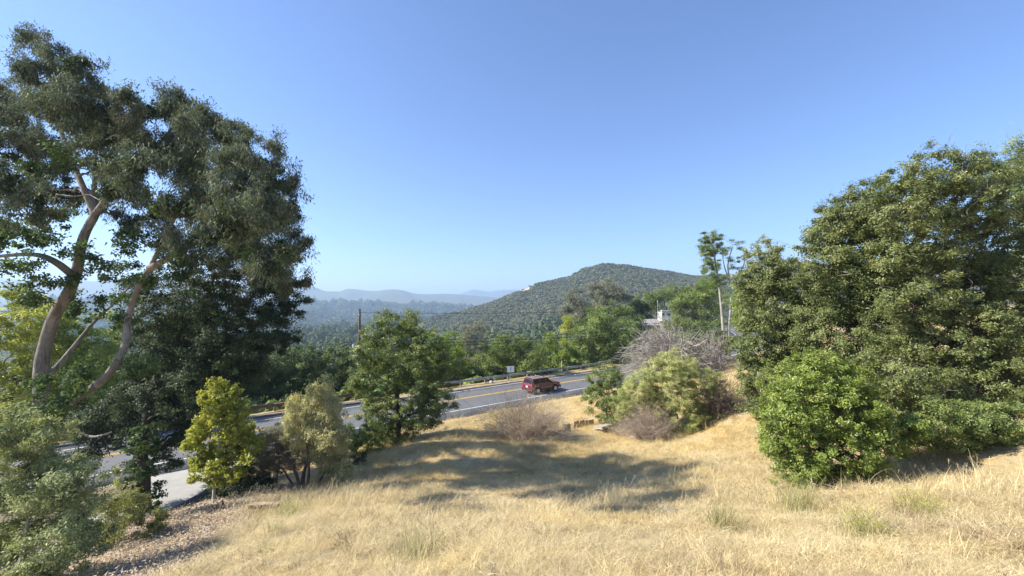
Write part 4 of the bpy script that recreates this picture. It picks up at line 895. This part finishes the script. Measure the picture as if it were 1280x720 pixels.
MF1 = far_leaf('chaparral_leaf', (0.088, 0.10, 0.056), (0.14, 0.15, 0.08), (0.21, 0.21, 0.115)); MF2 = far_leaf('woodland_leaf', (0.05, 0.072, 0.034), (0.10, 0.13, 0.055), (0.19, 0.215, 0.09))
chap = [lump_tree(190, 0.26, MF1, 0.75) for _ in range(5)]; wood = [lump_tree(220, 0.2, MF2, 1.0) for _ in range(4)] + [lump_tree(200, 0.2, MF2, 1.5)]
def polar(n, r0, r1, a0, a1, p=2.0):
    r = (rng.uniform(r0 ** p, r1 ** p, n)) ** (1 / p); a = np.radians(rng.uniform(a0, a1, n)); return r * np.sin(a), r * np.cos(a)
x, y = polar(36000, 420, 1020, -12, 34)
hz = far_h(x, y); hs = ridge(x, y, HILL, 330, 1.25, -50)
ok = (hs > -25) & (rng.random(len(x)) > cut_mask(x, y) * 1.2); ok &= rng.random(len(x)) < 0.5 + 0.5 * sstep(-0.12, 0.06, fbm(x, y, 85, 4, 91))
x = x[ok]; y = y[ok]; z = hz[ok]; n_ = len(x); sc = np.clip(4.2 * np.exp(rng.normal(0, 0.38, n_)), 1.8, 7.0)
instancer('chaparral', np.stack([x, y, z - 0.6], 1), np.stack([sc, sc, sc * 0.85], 1), np.stack([0 * sc, 0 * sc, rng.uniform(0, 6.28, n_)], 1), chap, 'dense chaparral shrubs covering the near hill', 'shrubs')
x1, y1 = polar(5200, 125, 700, -48, 4, 1.6); x2, y2 = polar(7000, 700, 2700, -50, 12, 1.7); x3, y3 = polar(1500, 125, 420, 4, 26, 1.6); x4, y4 = polar(900, 120, 420, 26, 48, 1.6)
x = np.concatenate([x1, x2, x3, x4]); y = np.concatenate([y1, y2, y3, y4]); r = np.hypot(x, y); dr, _ = road_d(x, y)
ok = (rng.random(len(x)) < 0.5 + 0.5 * sstep(-0.12, 0.1, fbm(x, y, 130, 3, 15))) & (dr > 14) & ~((ridge(x, y, HILL, 330, 1.25, -50) > -25) & (r > 420)); x = x[ok]; y = y[ok]; r = r[ok]; z = ground(x, y); n_ = len(x)
sc = np.interp(r, [120, 300, 700, 2500], [6.5, 9, 13, 26]) * rng.uniform(0.6, 1.4, n_)
instancer('valley_woodland', np.stack([x, y, z - 0.5], 1), np.stack([sc, sc, sc], 1), np.stack([0 * sc, 0 * sc, rng.uniform(0, 6.28, n_)], 1), wood, 'hazy woodland filling the valley and lower slopes', 'woodland')
# undergrowth on the far bank just behind the barrier
ug = [lump_tree(160, 0.22, M['farleaf'], 0.9, 'undergrowth') for _ in range(4)] + [lump_tree(160, 0.22, M['bright'], 0.8, 'undergrowth')] + [lump_tree(160, 0.22, M['fardark'], 0.9, 'undergrowth')]
x = rng.uniform(-70, 62, 9000); y = rng.uniform(5, 132, 9000); dr, _ = road_d(x, y); ok = (dr > 7.8) & (dr < 60) & (rng.random(9000) < np.interp(dr, [7, 12, 60], [0.9, 0.5, 0.35])); ok &= ~((x > 44) & (dr < 13)); x = x[ok]; y = y[ok]; dr = dr[ok]; n_ = len(x)
sc = np.interp(dr, [7, 12, 40], [1.1, 2.4, 5.0]) * rng.uniform(0.6, 1.4, n_)
instancer('undergrowth', np.stack([x, y, ground(x, y) - 0.15], 1), np.stack([sc, sc, sc], 1), np.stack([0 * sc, 0 * sc, rng.uniform(0, 6.28, n_)], 1), ug, 'mixed green scrub on the bank beyond the crash barrier', 'shrubs')

# ------------------------------------------------------------------ small parts helpers
def bm_obj(name, bm, mat, parent=None, smooth=False, bevel=0.0):
    if bevel: bmesh.ops.bevel(bm, geom=[e for e in bm.edges if e.is_manifold and e.calc_face_angle(0) > 0.5], offset=bevel, segments=2, affect='EDGES', profile=0.6)
    bmesh.ops.recalc_face_normals(bm, faces=bm.faces)
    me = bpy.data.meshes.new(name); bm.to_mesh(me); bm.free(); me.materials.append(mat)
    if smooth:
        for p in me.polygons: p.use_smooth = True
    return link(name, me, parent)
def box(bm, c, s, rot=None, taper=1.0):
    vs = []
    for z in (-1, 1):
        for (a, b) in ((-1, -1), (1, -1), (1, 1), (-1, 1)):
            k = taper if z > 0 else 1.0
            v = Vector((a * s[0] / 2 * k, b * s[1] / 2 * k, z * s[2] / 2))
            if rot is not None: v = rot @ v
            vs.append(bm.verts.new(v + Vector(c)))
    for f in ((0, 3, 2, 1), (4, 5, 6, 7), (0, 1, 5, 4), (1, 2, 6, 5), (2, 3, 7, 6), (3, 0, 4, 7)): bm.faces.new([vs[i] for i in f])
def boxo(name, c, s, mat, parent=None, rot=None, bevel=0.0, taper=1.0):
    bm = bmesh.new(); box(bm, c, s, rot, taper); return bm_obj(name, bm, mat, parent, bevel=bevel)
def cyl(bm, c, r, h, axis='y', n=20, r2=None):
    r2 = r if r2 is None else r2; A = []; B = []
    for i in range(n):
        a = 2 * math.pi * i / n; u, w = math.cos(a), math.sin(a)
        def P(rr, t):
            return {'y': (u * rr, t, w * rr), 'z': (u * rr, w * rr, t), 'x': (t, u * rr, w * rr)}[axis]
        A.append(bm.verts.new(Vector(P(r, -h / 2)) + Vector(c))); B.append(bm.verts.new(Vector(P(r2, h / 2)) + Vector(c)))
    for i in range(n): bm.faces.new([A[i], A[(i + 1) % n], B[(i + 1) % n], B[i]])
    bm.faces.new(A[::-1]); bm.faces.new(B)
def cylo(name, c, r, h, mat, parent=None, axis='y', n=20, r2=None, smooth=False):
    bm = bmesh.new(); cyl(bm, c, r, h, axis, n, r2); return bm_obj(name, bm, mat, parent, smooth=smooth)
def poly(name, pts, mat, parent=None, thick=None):
    """a thin panel: pts in 3d; thick = extrude vector"""
    bm = bmesh.new(); a = [bm.verts.new(p) for p in pts]; bm.faces.new(a)
    if thick is not None:
        b = [bm.verts.new(Vector(p) + Vector(thick)) for p in pts]; bm.faces.new(b[::-1]); n = len(a)
        for i in range(n): bm.faces.new([a[(i + 1) % n], a[i], b[i], b[(i + 1) % n]])
    return bm_obj(name, bm, mat, parent)

# ------------------------------------------------------------------ the red SUV
def new_simple(name, col, rough, metal=0, spec=0.5, coat=0):
    m, n, l, b = new_mat(name); b.inputs['Base Color'].default_value = (*col, 1); b.inputs['Roughness'].default_value = rough
    b.inputs['Metallic'].default_value = metal; b.inputs['Specular IOR Level'].default_value = spec; b.inputs['Coat Weight'].default_value = coat
    b.inputs['Coat Roughness'].default_value = 0.05
    return m
PAINT = new_simple('dark_red_paint', (0.095, 0.005, 0.018), 0.35, 0.0, 0.4, 0.5)
GLASS = new_simple('tinted_glass', (0.015, 0.017, 0.02), 0.15, 0, 0.15)
TYRE = flat('tyre_rubber', (0.02, 0.02, 0.02), 0.85); ALLOY = new_simple('silver_alloy', (0.62, 0.62, 0.62), 0.35, 0.7)
TRIM = new_simple('black_trim', (0.03, 0.03, 0.032), 0.6); CHROME = new_simple('bright_metal', (0.75, 0.75, 0.75), 0.2, 0.9)
LAMPR = new_simple('red_lamp', (0.45, 0.02, 0.02), 0.15, 0, 0.6); LAMPW = new_simple('clear_lamp', (0.7, 0.7, 0.68), 0.12, 0, 0.6); LAMPO = new_simple('amber_lamp', (0.7, 0.25, 0.03), 0.15, 0, 0.6)
GREYP = new_simple('grey_cladding', (0.20, 0.13, 0.13), 0.5)
cx_ = 676 ; i_car = int(np.argmin(np.abs((RL[:, 0] + RN[:, 0] * -2.35) / (RL[:, 1] + RN[:, 1] * -2.35) - (cx_ - 640) / F) + 100 * (RL[:, 1] < 30)))
cp_ = RL[i_car] + RN[i_car] * -2.35; yaw = math.atan2(RT[i_car, 1], RT[i_car, 0])
car = empty('red_suv', (cp_[0], cp_[1], zroad(RL[i_car, 0]) + 0.02 - 0.028), 'dark red boxy SUV with roof bars driving right along the road', 'car'); car.rotation_euler = (0, 0, yaw)
HW = 0.89
def arch(cx, r, zb, a0=0, a1=180, n=9): return [(cx + r * math.cos(R(180 - a)), zb + r * math.sin(R(a)) + 0.0) for a in np.linspace(a0, a1, n)]
prof = [(-2.20, 0.42)] + arch(-1.33, 0.43, 0.42) + arch(1.36, 0.43, 0.42) + [(2.16, 0.42), (2.24, 0.55), (2.22, 0.84), (2.10, 0.98), (1.55, 1.06), (0.92, 1.12), (-2.16, 1.13), (-2.24, 0.95), (-2.26, 0.60)]
bm = bmesh.new()
def side(y, shrink):
    out = []
    for (x, z) in prof:
        yy = y * (1 - 0.07 * max(0, (z - 0.8)) / 0.33) * (1 - 0.10 * max(0, (abs(x) - 1.9) / 0.35)); out.append(bm.verts.new((x, yy, z)))
    return out
A = side(-HW, 0); B = side(HW, 0); bm.faces.new(A[::-1]); bm.faces.new(B)
for i in range(len(A)): bm.faces.new([A[i], A[(i + 1) % len(A)], B[(i + 1) % len(A)], B[i]])
bmesh.ops.triangulate(bm, faces=[f for f in bm.faces if len(f.verts) > 4])
body = bm_obj('body', bm, PAINT, car)
# cabin
def frustum(name, b, t, mat, parent, bevel=0):
    bm = bmesh.new(); v = [bm.verts.new(p) for p in b + t]; bm.faces.new([v[3], v[2], v[1], v[0]]); bm.faces.new(v[4:])
    for i in range(4): bm.faces.new([v[i], v[(i + 1) % 4], v[4 + (i + 1) % 4], v[4 + i]])
    return bm_obj(name, bm, mat, parent, bevel=bevel)
bw, tw = 0.825, 0.70
frustum('cabin', [(-2.15, -bw, 1.10), (0.98, -bw, 1.10), (0.98, bw, 1.10), (-2.15, bw, 1.10)], [(-1.98, -tw, 1.70), (0.28, -tw, 1.70), (0.28, tw, 1.70), (-1.98, tw, 1.70)], PAINT, car, 0.05)
def side_pt(x, z, s, off=0.012):
    t = (z - 1.10) / 0.60; y = bw + (tw - bw) * t + off; return (x, s * y, z)
for s in (-1, 1):
    for (x0, x1, x0t, x1t) in ((0.02, 0.70, 0.02, 0.24), (-0.90, -0.06, -0.86, -0.06), (-1.98, -1.00, -1.86, -0.98)):
        pts = [side_pt(x0, 1.15, s), side_pt(x1, 1.15, s), side_pt(x1t, 1.64, s), side_pt(x0t, 1.64, s)]
        poly('side_window', pts if s < 0 else pts[::-1], GLASS, car, (0, -s * 0.02, 0))
    m_ = boxo('mirror', (0.72, s * 0.98, 1.17), (0.12, 0.18, 0.14), PAINT, car, bevel=0.02)
    boxo('door_handle', (-0.72, s * 0.875, 0.99), (0.16, 0.03, 0.035), TRIM, car); boxo('door_handle', (0.18, s * 0.875, 0.99), (0.16, 0.03, 0.035), TRIM, car)
    for x in (-0.95, -0.02, 0.88): boxo('door_seam', (x, s * (HW - 0.012), 0.77), (0.012, 0.03, 0.62), TRIM, car)
    boxo('side_moulding', (0.0, s * (HW + 0.006), 0.66), (1.78, 0.03, 0.10), GREYP, car, bevel=0.008)
    boxo('sill', (0.0, s * (HW - 0.02), 0.40), (1.8, 0.06, 0.10), TRIM, car)
    boxo('roof_rail', (-0.85, s * 0.62, 1.755), (2.1, 0.035, 0.035), CHROME, car, bevel=0.008)
    boxo('tail_light', (-2.225, s * 0.75, 0.98), (0.07, 0.17, 0.34), LAMPR, car, bevel=0.015)
    boxo('headlight', (2.19, s * 0.66, 0.80), (0.10, 0.34, 0.16), LAMPW, car, bevel=0.02)
    boxo('side_marker', (2.06, s * 0.845, 0.80), (0.14, 0.04, 0.08), LAMPO, car)
for x in (-1.75, -1.15, -0.45): boxo('roof_bar', (x, 0, 1.80), (0.08, 1.34, 0.035), ALLOY, car, bevel=0.006)
poly('windscreen', [(0.955, -0.74, 1.15), (0.955, 0.74, 1.15), (0.33, 0.65, 1.665), (0.33, -0.65, 1.665)], GLASS, car, (-0.015, 0, -0.015))
poly('rear_window', [(-2.14, 0.70, 1.20), (-2.14, -0.70, 1.20), (-2.02, -0.62, 1.62), (-2.02, 0.62, 1.62)], GLASS, car, (-0.012, 0, 0))
boxo('rear_bumper', (-2.27, 0, 0.52), (0.16, 1.70, 0.22), PAINT, car, bevel=0.03); boxo('front_bumper', (2.26, 0, 0.50), (0.14, 1.68, 0.22), PAINT, car, bevel=0.03)
boxo('bumper_step', (-2.29, 0, 0.635), (0.14, 1.3, 0.02), TRIM, car); boxo('grille', (2.235, 0, 0.80), (0.04, 0.9, 0.16), TRIM, car); boxo('number_plate', (-2.262, 0, 0.82), (0.02, 0.32, 0.16), new_simple('plate', (0.75, 0.75, 0.72), 0.5), car)
boxo('wiper', (-2.15, 0.18, 1.25), (0.02, 0.4, 0.02), TRIM, car); boxo('underside', (0, 0, 0.40), (4.1, 1.5, 0.14), TRIM, car)
for x in (-1.33, 1.36):
    for s in (-1, 1):
        bm = bmesh.new(); cyl(bm, (0, 0, 0), 0.35, 0.24, 'y', 28); w = bm_obj('wheel', bm, TYRE, car, bevel=0.03); w.location = (x, s * 0.80, 0.35)
        bm = bmesh.new(); cyl(bm, (0, s * 0.118, 0), 0.225, 0.03, 'y', 24)
        bm_obj('rim', bm, ALLOY, w)
        for k in range(5):
            a = 2 * math.pi * k / 5; rot = Matrix.Rotation(a, 3, 'Y'); boxo('rim_slot', tuple(rot @ Vector((0.15, s * 0.137, 0))), (0.06, 0.02, 0.055), TRIM, w, rot)
        boxo('wheel_arch_trim', (x, s * (HW - 0.0), 0.875), (0.5, 0.03, 0.05), GREYP, car)

# ------------------------------------------------------------------ crash barriers
GALV = flat('galvanised_steel', (0.40, 0.40, 0.385), 0.6, 0.3, 0.3, 2.0); RUST = flat('weathered_steel', (0.16, 0.085, 0.062), 0.75, 0.2, 0.45, 2.5); WOOD = flat('grey_post_timber', (0.17, 0.135, 0.10), 0.9, var=0.4, scale=6)
def barrier(label, x0, x1, mat, d=6.1):
    P0, _ = road_pt(x0, d); root = empty('crash_barrier', P0, label, 'crash barrier', 'crash barriers along the far edge of the road')
    xsb = np.arange(x0, x1, 2.9); prof = [(-0.04, -0.155), (0.04, -0.10), (-0.04, -0.03), (-0.04, 0.03), (0.04, 0.10), (-0.04, 0.155), (-0.052, 0.155), (0.028, 0.10), (-0.052, 0.035), (-0.052, -0.035), (0.028, -0.10), (-0.052, -0.155)]
    for k in range(len(xsb) - 1):
        a, _ = road_pt(xsb[k], d); b_, _ = road_pt(xsb[k + 1], d); dv = b_ - a; L_ = np.linalg.norm(dv); u = dv / L_; nrm = np.array([u[1], -u[0], 0])
        V = []
        for e, off in ((a - u * 0.1, 0.005 * (k % 2)), (b_ + u * 0.1, 0.005 * (k % 2))):
            for (o, h) in prof: V.append(e - P0 + nrm * (o + off + 0.12) + np.array([0, 0, 0.60 + h]))
        n = len(prof); f = np.array([[j, (j + 1) % n, n + (j + 1) % n, n + j] for j in range(n)])
        link('rail', mesh_np('rail', np.array(V), [f, np.arange(n)[None, ::-1], np.arange(n)[None] + n], mat), root)
    for k in range(0, len(xsb)):
        p, yw = road_pt(xsb[k], d); zb = gz(p[0], p[1])
        h = p[2] + 0.74 - zb + 0.3
        o = boxo('post', (0, 0, h / 2 - 0.3), (0.16, 0.2, h), WOOD, root, bevel=0.01); o.location = (p[0] - P0[0], p[1] - P0[1], zb - P0[2]); o.rotation_euler = (0, 0, yw)
    return root
barrier('long galvanised crash barrier beyond the road, behind the red car', -8.5, 27, GALV)
barrier('rust-brown crash barrier beyond the road at the left, under the dark oaks', -33, -10.2, RUST, 6.3)

# ------------------------------------------------------------------ utility pole and lines
POLE = flat('creosoted_pole', (0.085, 0.062, 0.045), 0.9, var=0.35, scale=5)
pY = 48.5; pt = at(449.5, 386, pY); pbz = gz(pt[0], pY)
up = empty('utility_pole', (pt[0], pY, pbz), 'dark wooden utility pole rising above the oaks left of the round tree', 'utility pole')
hgt = pt[2] - pbz
bm = bmesh.new(); cyl(bm, (0, 0, hgt / 2), 0.19, hgt, 'z', 14, 0.13); bm_obj('shaft', bm, POLE, up, smooth=True)
boxo('crossarm', (0, -0.18, hgt - 0.75), (1.5, 0.11, 0.11), POLE, up, Matrix.Rotation(R(125), 3, 'Z'))
cylo('insulator', (0.0, -0.2, hgt - 0.62), 0.05, 0.14, LAMPW, up, 'z', 10); cylo('insulator', (-0.38, -0.75, hgt - 0.62), 0.05, 0.14, LAMPW, up, 'z', 10); cylo('insulator', (0.40, 0.38, hgt - 0.62), 0.05, 0.14, LAMPW, up, 'z', 10)
zb_ = at(447, 433, pY)[2] - pbz
boxo('bracket', (-0.35, -0.1, zb_ + 0.3), (0.5, 0.05, 0.05), GALV, up); cylo('pole_top_lamp', (-0.62, -0.12, zb_), 0.11, 0.55, LAMPW, up, 'z', 12)
WIRE = new_simple('cable', (0.03, 0.03, 0.03), 0.7)
def wire(label, pts, r=0.022):
    P = np.array([at(*p) for p in pts]); t = np.linspace(0, 1, 40)[:, None]
    q = P[0] * (1 - t) + P[-1] * t; q[:, 2:] -= 4 * t * (1 - t) * 1.2
    mid = (P[0] + P[-1]) / 2
    tb = Tubes(5); tb.add(q - P[0], r); me = tb.mesh('power_line', WIRE); o = link('power_line', me); o.location = [float(v) for v in P[0]]
    tag(o, label, 'power line', 'overhead lines along the road')
wire('highest overhead line running right from the top of the utility pole', [(450, 391, 48.4), (950, 372, 100)])
wire('upper of the three low overhead lines crossing the trees behind the road', [(449, 427, 48.3), (960, 392, 100)], 0.03)
wire('middle of the three low overhead lines crossing the trees behind the road', [(449, 431, 48.3), (960, 396, 100)], 0.035)
wire('lowest of the three low overhead lines crossing the trees behind the road', [(449, 435, 48.3), (960, 398, 100)], 0.03)

# ------------------------------------------------------------------ white-walled house among the trees
HWALL = flat('white_render', (0.56, 0.55, 0.51), 0.8, var=0.05); HROOF = flat('grey_shingle', (0.27, 0.255, 0.24), 0.9, var=0.2, scale=6); HDARK = new_simple('dark_pane', (0.03, 0.035, 0.04), 0.1); HTRIM = flat('grey_fascia', (0.13, 0.125, 0.12), 0.7)
hp = at(833, 400, 128.0); hz0 = gz(hp[0], 128.0)
hs = empty('white_house', (hp[0], 128.0, hz0), 'white-walled flat-topped house half hidden by trees below the hill', 'house')
hh = at(833, 388.5, 128.0)[2] - hz0
boxo('wall', (0.1, 2.0, hh / 2 - 0.1), (2.9, 4.0, hh - 0.2), HWALL, hs); boxo('roof', (0.1, 2.0, hh), (3.2, 4.4, 0.22), HWALL, hs, bevel=0.02)
wn_ = boxo('window', (0.75, -0.03, hh - 1.15), (1.0, 0.08, 0.7), HTRIM, hs); boxo('pane', (0.75, -0.075, hh - 1.15), (0.86, 0.03, 0.56), HDARK, wn_)
wn_ = boxo('window', (-0.95, -0.03, hh - 1.15), (0.7, 0.08, 0.9), HTRIM, hs); boxo('pane', (-0.95, -0.075, hh - 1.15), (0.58, 0.03, 0.76), HDARK, wn_)
boxo('door', (-1.0, -0.03, 1.0), (0.9, 0.08, 2.0), HDARK, hs)
hp = at(808, 402, 92.0); hz1 = gz(hp[0], 92.0); ht = at(808, 400, 92.0)[2] - hz1
h2 = empty('grey_roofed_house', (hp[0], 92.0, hz1), 'low house with a broad grey shingle roof in front of the white-walled one', 'house')
boxo('wall', (0, 2.2, ht / 2 - 0.35), (6.2, 4.0, ht - 0.7), HTRIM, h2)
poly('roof', [(-3.7, -0.3, ht - 1.25), (3.7, -0.3, ht - 1.25), (3.2, 2.4, ht), (-3.2, 2.4, ht)], HROOF, h2, (0, 0, 0.14)); poly('roof', [(3.7, 4.9, ht - 1.25), (-3.7, 4.9, ht - 1.25), (-3.2, 2.46, ht - .01), (3.2, 2.46, ht - .01)], HROOF, h2, (0, 0, 0.14))
wn_ = boxo('window', (1.2, 0.17, ht - 2.2), (1.2, 0.08, 0.9), HWALL, h2); boxo('pane', (1.2, 0.12, ht - 2.2), (1.0, 0.03, 0.72), HDARK, wn_)
cylo('vent_pipe', (-1.0, 1.6, ht + 0.1), 0.09, 0.7, HTRIM, h2, 'z', 10)
lp = at(822, 377, 98.0); lz = gz(lp[0], 98.0); lh = lp[2] - lz
ls = empty('yard_lamp', (lp[0], 98.0, lz), 'thin lamp post with a pale round head left of the white-walled house', 'lamp post')
cylo('post', (0, 0, lh / 2), 0.07, lh, GALV, ls, 'z', 8, 0.05); cylo('lamp_head', (0, 0, lh + 0.1), 0.12, 0.2, GALV, ls, 'z', 12, 0.08)

# ------------------------------------------------------------------ signs, posts, stones on the roadside
def placed(name, label, cat, px, Y, z=None, rz=0):
    p = at(px, 400, Y); o = empty(name, (p[0], Y, gz(p[0], Y) if z is None else z), label, cat); o.rotation_euler = (0, 0, rz); return o
SIGNW = flat('pale_blue_panel', (0.62, 0.70, 0.74), 0.5, var=0.06)
sp_, yw = road_pt(4.6, 8.0); spz = gz(sp_[0], sp_[1]); o = empty('roadside_sign', (sp_[0], sp_[1], spz), 'small white and pale blue board standing behind the crash barrier right of the car', 'sign'); o.rotation_euler = (0, 0, 0.1)
tz = sp_[2] + 1.45 - spz
for s in (-0.4, 0.4): boxo('leg', (s, 0.06, tz / 2 - 0.1), (0.06, 0.06, tz), HTRIM, o)
boxo('panel', (0, 0, tz - 0.45), (1.0, 0.05, 0.85), SIGNW, o, bevel=0.01)
boxo('panel_stripe', (0.0, -0.032, tz - 0.42), (0.16, 0.012, 0.6), new_simple('blue_stripe', (0.25, 0.38, 0.5), 0.5), o)
def marker(label, px, Y, h, r, body, cap, py=None):
    o = placed('marker_post', label, 'post', px, Y); cylo('shaft', (0, 0, h / 2), r, h, body, o, 'z', 12); cylo('cap', (0, 0, h + 0.03), r * 1.1, 0.10, cap, o, 'z', 12, r * 0.7); return o
marker('short white-topped marker post between the pale tree and the round tree', 434, 27.5, 1.2, 0.09, HTRIM, LAMPW)
marker('short wooden post at the road edge right of the round tree', 548, 32.5, 0.75, 0.13, WOOD, WOOD)
sp_, _ = road_pt(12.0, 7.2); o = empty('marker_post', (sp_[0], sp_[1], gz(sp_[0], sp_[1])), 'thin pale post behind the crash barrier below the dense round oak', 'post'); cylo('shaft', (0, 0, 0.8), 0.06, 1.9, LAMPW, o, 'z', 10); boxo('cap', (0, -0.04, 1.65), (0.14, 0.03, 0.2), SIGNW, o)
# rocks: on the verge and on the slope
ROCKM = flat('pale_rock', (0.50, 0.47, 0.42), 0.9, var=0.3, scale=9)
def rock(label, p, r, name='rock', mat=None, sq=(1, 0.8, 0.6)):
    bm = bmesh.new(); bmesh.ops.create_icosphere(bm, subdivisions=3, radius=1)
    ph = rng.uniform(0, 6, 3)
    for v in bm.verts:
        c = v.co; k = 1 + 0.18 * math.sin(3 * c.x + ph[0]) + 0.14 * math.sin(4 * c.y + ph[1]) + 0.1 * math.sin(5 * c.z + 3 * c.x + ph[2]) + rng.normal(0, 0.03)
        v.co = Vector((c.x * k * r * sq[0], c.y * k * r * sq[1], c.z * k * r * sq[2]))
    o = bm_obj(name, bm, mat or ROCKM); o.location = [float(q) for q in p]; tag(o, label, 'rock'); return o
p, _ = road_pt(0.6, 5.5); rock('small white rock on the verge behind the roof of the car', p + np.array([0, 0, 0.08]), 0.32)
p, _ = road_pt(11.0, 5.3); rock('small pale rock on the far verge between the car and the dark green shrub', p + np.array([0, 0, 0.05]), 0.25)
def gp(px, py, Y, dz=0): c = at(px, py, Y); return np.array([c[0], Y, gz(c[0], Y) + dz])
rock('flat pale stone in the straw just below the right end of the tree shadow', gp(838, 655, 11.2, 0.02), 0.13, sq=(1.2, .8, .45))
rock('rough pale stone among the straw near the centre of the slope', gp(830, 648, 11.8, 0.03), 0.14, sq=(1.2, .8, .45))
rock('tiny white stone near the right edge of the leaf litter', gp(378, 655, 12.8, 0.04), 0.12)
# slabs and a broken low timber wall by the bare shrub
SLAB = flat('weathered_concrete', (0.30, 0.27, 0.21), 0.9, var=0.3, scale=7); OLDW = flat('rotten_timber', (0.33, 0.25, 0.165), 0.95, var=0.45, scale=6); DARKW = flat('dark_old_wood', (0.11, 0.085, 0.065), 0.9, var=0.5, scale=8)
def slab(label, px, Y, s, rx, ry, rz, mat, name='stone_slab', cat='slab', lift=0.1):
    p = gat(px, Y); bm = bmesh.new(); box(bm, (0, 0, 0), s); bmesh.ops.subdivide_edges(bm, edges=bm.edges[:], cuts=3, use_grid_fill=True)
    for v in bm.verts: v.co += Vector(rng.normal(0, 0.012, 3))
    o = bm_obj(name, bm, mat); o.location = (p[0], p[1], p[2] + lift); o.rotation_euler = (rx, ry, rz); return tag(o, label, cat)
slab('weathered concrete slab lying tilted in the straw left of the pale green shrub', 757, 30.5, (1.6, 1.1, 0.18), -0.22, -0.15, 0.45, SLAB, lift=0.32)
slab('smaller pale slab half buried under the reddish dead twigs', 796, 28.0, (1.1, 0.7, 0.14), -0.3, -0.3, 0.7, SLAB, lift=0.22)
wl_ = placed('timber_edging', 'broken row of rotten upright boards between the bare shrub and the concrete slab', 'low wall', 729, 31.5, rz=0.25)
for k in range(7):
    boxo('board', (-0.75 + k * 0.24, rng.normal(0, 0.03), 0.18), (0.2, 0.06, rng.uniform(0.42, 0.6)), OLDW, wl_, Matrix.Rotation(rng.normal(0, 0.12), 3, 'Y'), bevel=0.01)
o = placed('tree_stump', 'dark broken stump at the right side of the bare shrub', 'stump', 707, 30.5)
bm = bmesh.new(); cyl(bm, (0, 0, 0.15), 0.34, 0.75, 'z', 16, 0.27)
for v in bm.verts: v.co += Vector((rng.normal(0, .03), rng.normal(0, .03), rng.normal(0, .05)))
bm_obj('stump_wood', bm, DARKW, o); bm = bmesh.new(); cyl(bm, (0.02, 0, 0.56), 0.24, 0.05, 'z', 16); bm_obj('cut_face', bm, OLDW, o)
# wedge of wood on the litter, a beam, sticks
p = gp(270, 648, 16.2); bm = bmesh.new(); vs = [bm.verts.new(q) for q in [(-0.55, -0.12, -0.05), (0.32, -0.30, -0.05), (0.42, 0.05, -0.05), (0.25, -0.02, 0.52)]]
for f in ((0, 2, 1), (0, 1, 3), (1, 2, 3), (2, 0, 3)): bm.faces.new([vs[i] for i in f])
o = bm_obj('wooden_wedge', bm, DARKW, bevel=0.012); o.location = [float(v) for v in p]; tag(o, 'dark triangular wedge of wood lying on the leaf litter', 'wood piece')
slab('short thick weathered beam lying at the edge of the leaf litter below the pale tree', 336, 15.2, (1.0, 0.16, 0.16), 0.05, 0.0, 0.06, OLDW, 'wooden_beam', 'beam', 0.3)
def stick(label, a, b, r=0.02, mat='bark_grey'):
    A_ = gp(*a); B_ = gp(*b); A_[2] += a[3] if len(a) > 3 else 0; q = curve_pts(A_, B_, 8, 0, 0.06, 0.02); q[:, 2] += 0.04
    tb = Tubes(6); tb.add(q - A_, r, r * 0.4); o = link('fallen_stick', tb.mesh('fallen_stick', M[mat])); o.location = [float(v) for v in A_]; tag(o, label, 'stick', 'fallen sticks on the left slope')
stick('long pale stick lying across the shadow bands on the leaf litter', (272, 658, 15.0), (243, 686, 12.2), 0.02)
stick('shorter pale stick crossing near the long one on the litter', (262, 670, 14.2), (254, 686, 12.6), 0.015)
stick('dark bent branch lying low on the slope at the lower left', (272, 702, 10.2), (232, 716, 9.4), 0.03, 'twig_dark')
stick('thin dark branch on the straw near the wooden beam', (330, 664, 13.6), (300, 676, 12.8), 0.018, 'twig_dark')

# ------------------------------------------------------------------ haze
HZ = 330.0; bm = bmesh.new(); box(bm, (0, 0, (HZ - 130) / 2), (20400, 20400, HZ + 130)); hm = bpy.data.materials.new('haze'); hm.use_nodes = True
hn = hm.node_tree.nodes; hn.remove(hn['Principled BSDF']); pv = hn.new('ShaderNodeVolumePrincipled'); pv.inputs['Color'].default_value = (0.55, 0.74, 1.0, 1); pv.inputs['Density'].default_value = 0.00026; pv.inputs['Anisotropy'].default_value = 0.2
hm.node_tree.links.new(pv.outputs[0], hn['Material Output'].inputs['Volume'])
hz_o = bm_obj('haze', bm, hm); tag(hz_o, 'thin blue haze filling the valley air', 'haze', kind='stuff')
print('LEAVES', LEAFCOUNT[0], 'tris', sum(len(o.data.loops) - 2 * len(o.data.polygons) for o in scene.objects if o.type == 'MESH'))
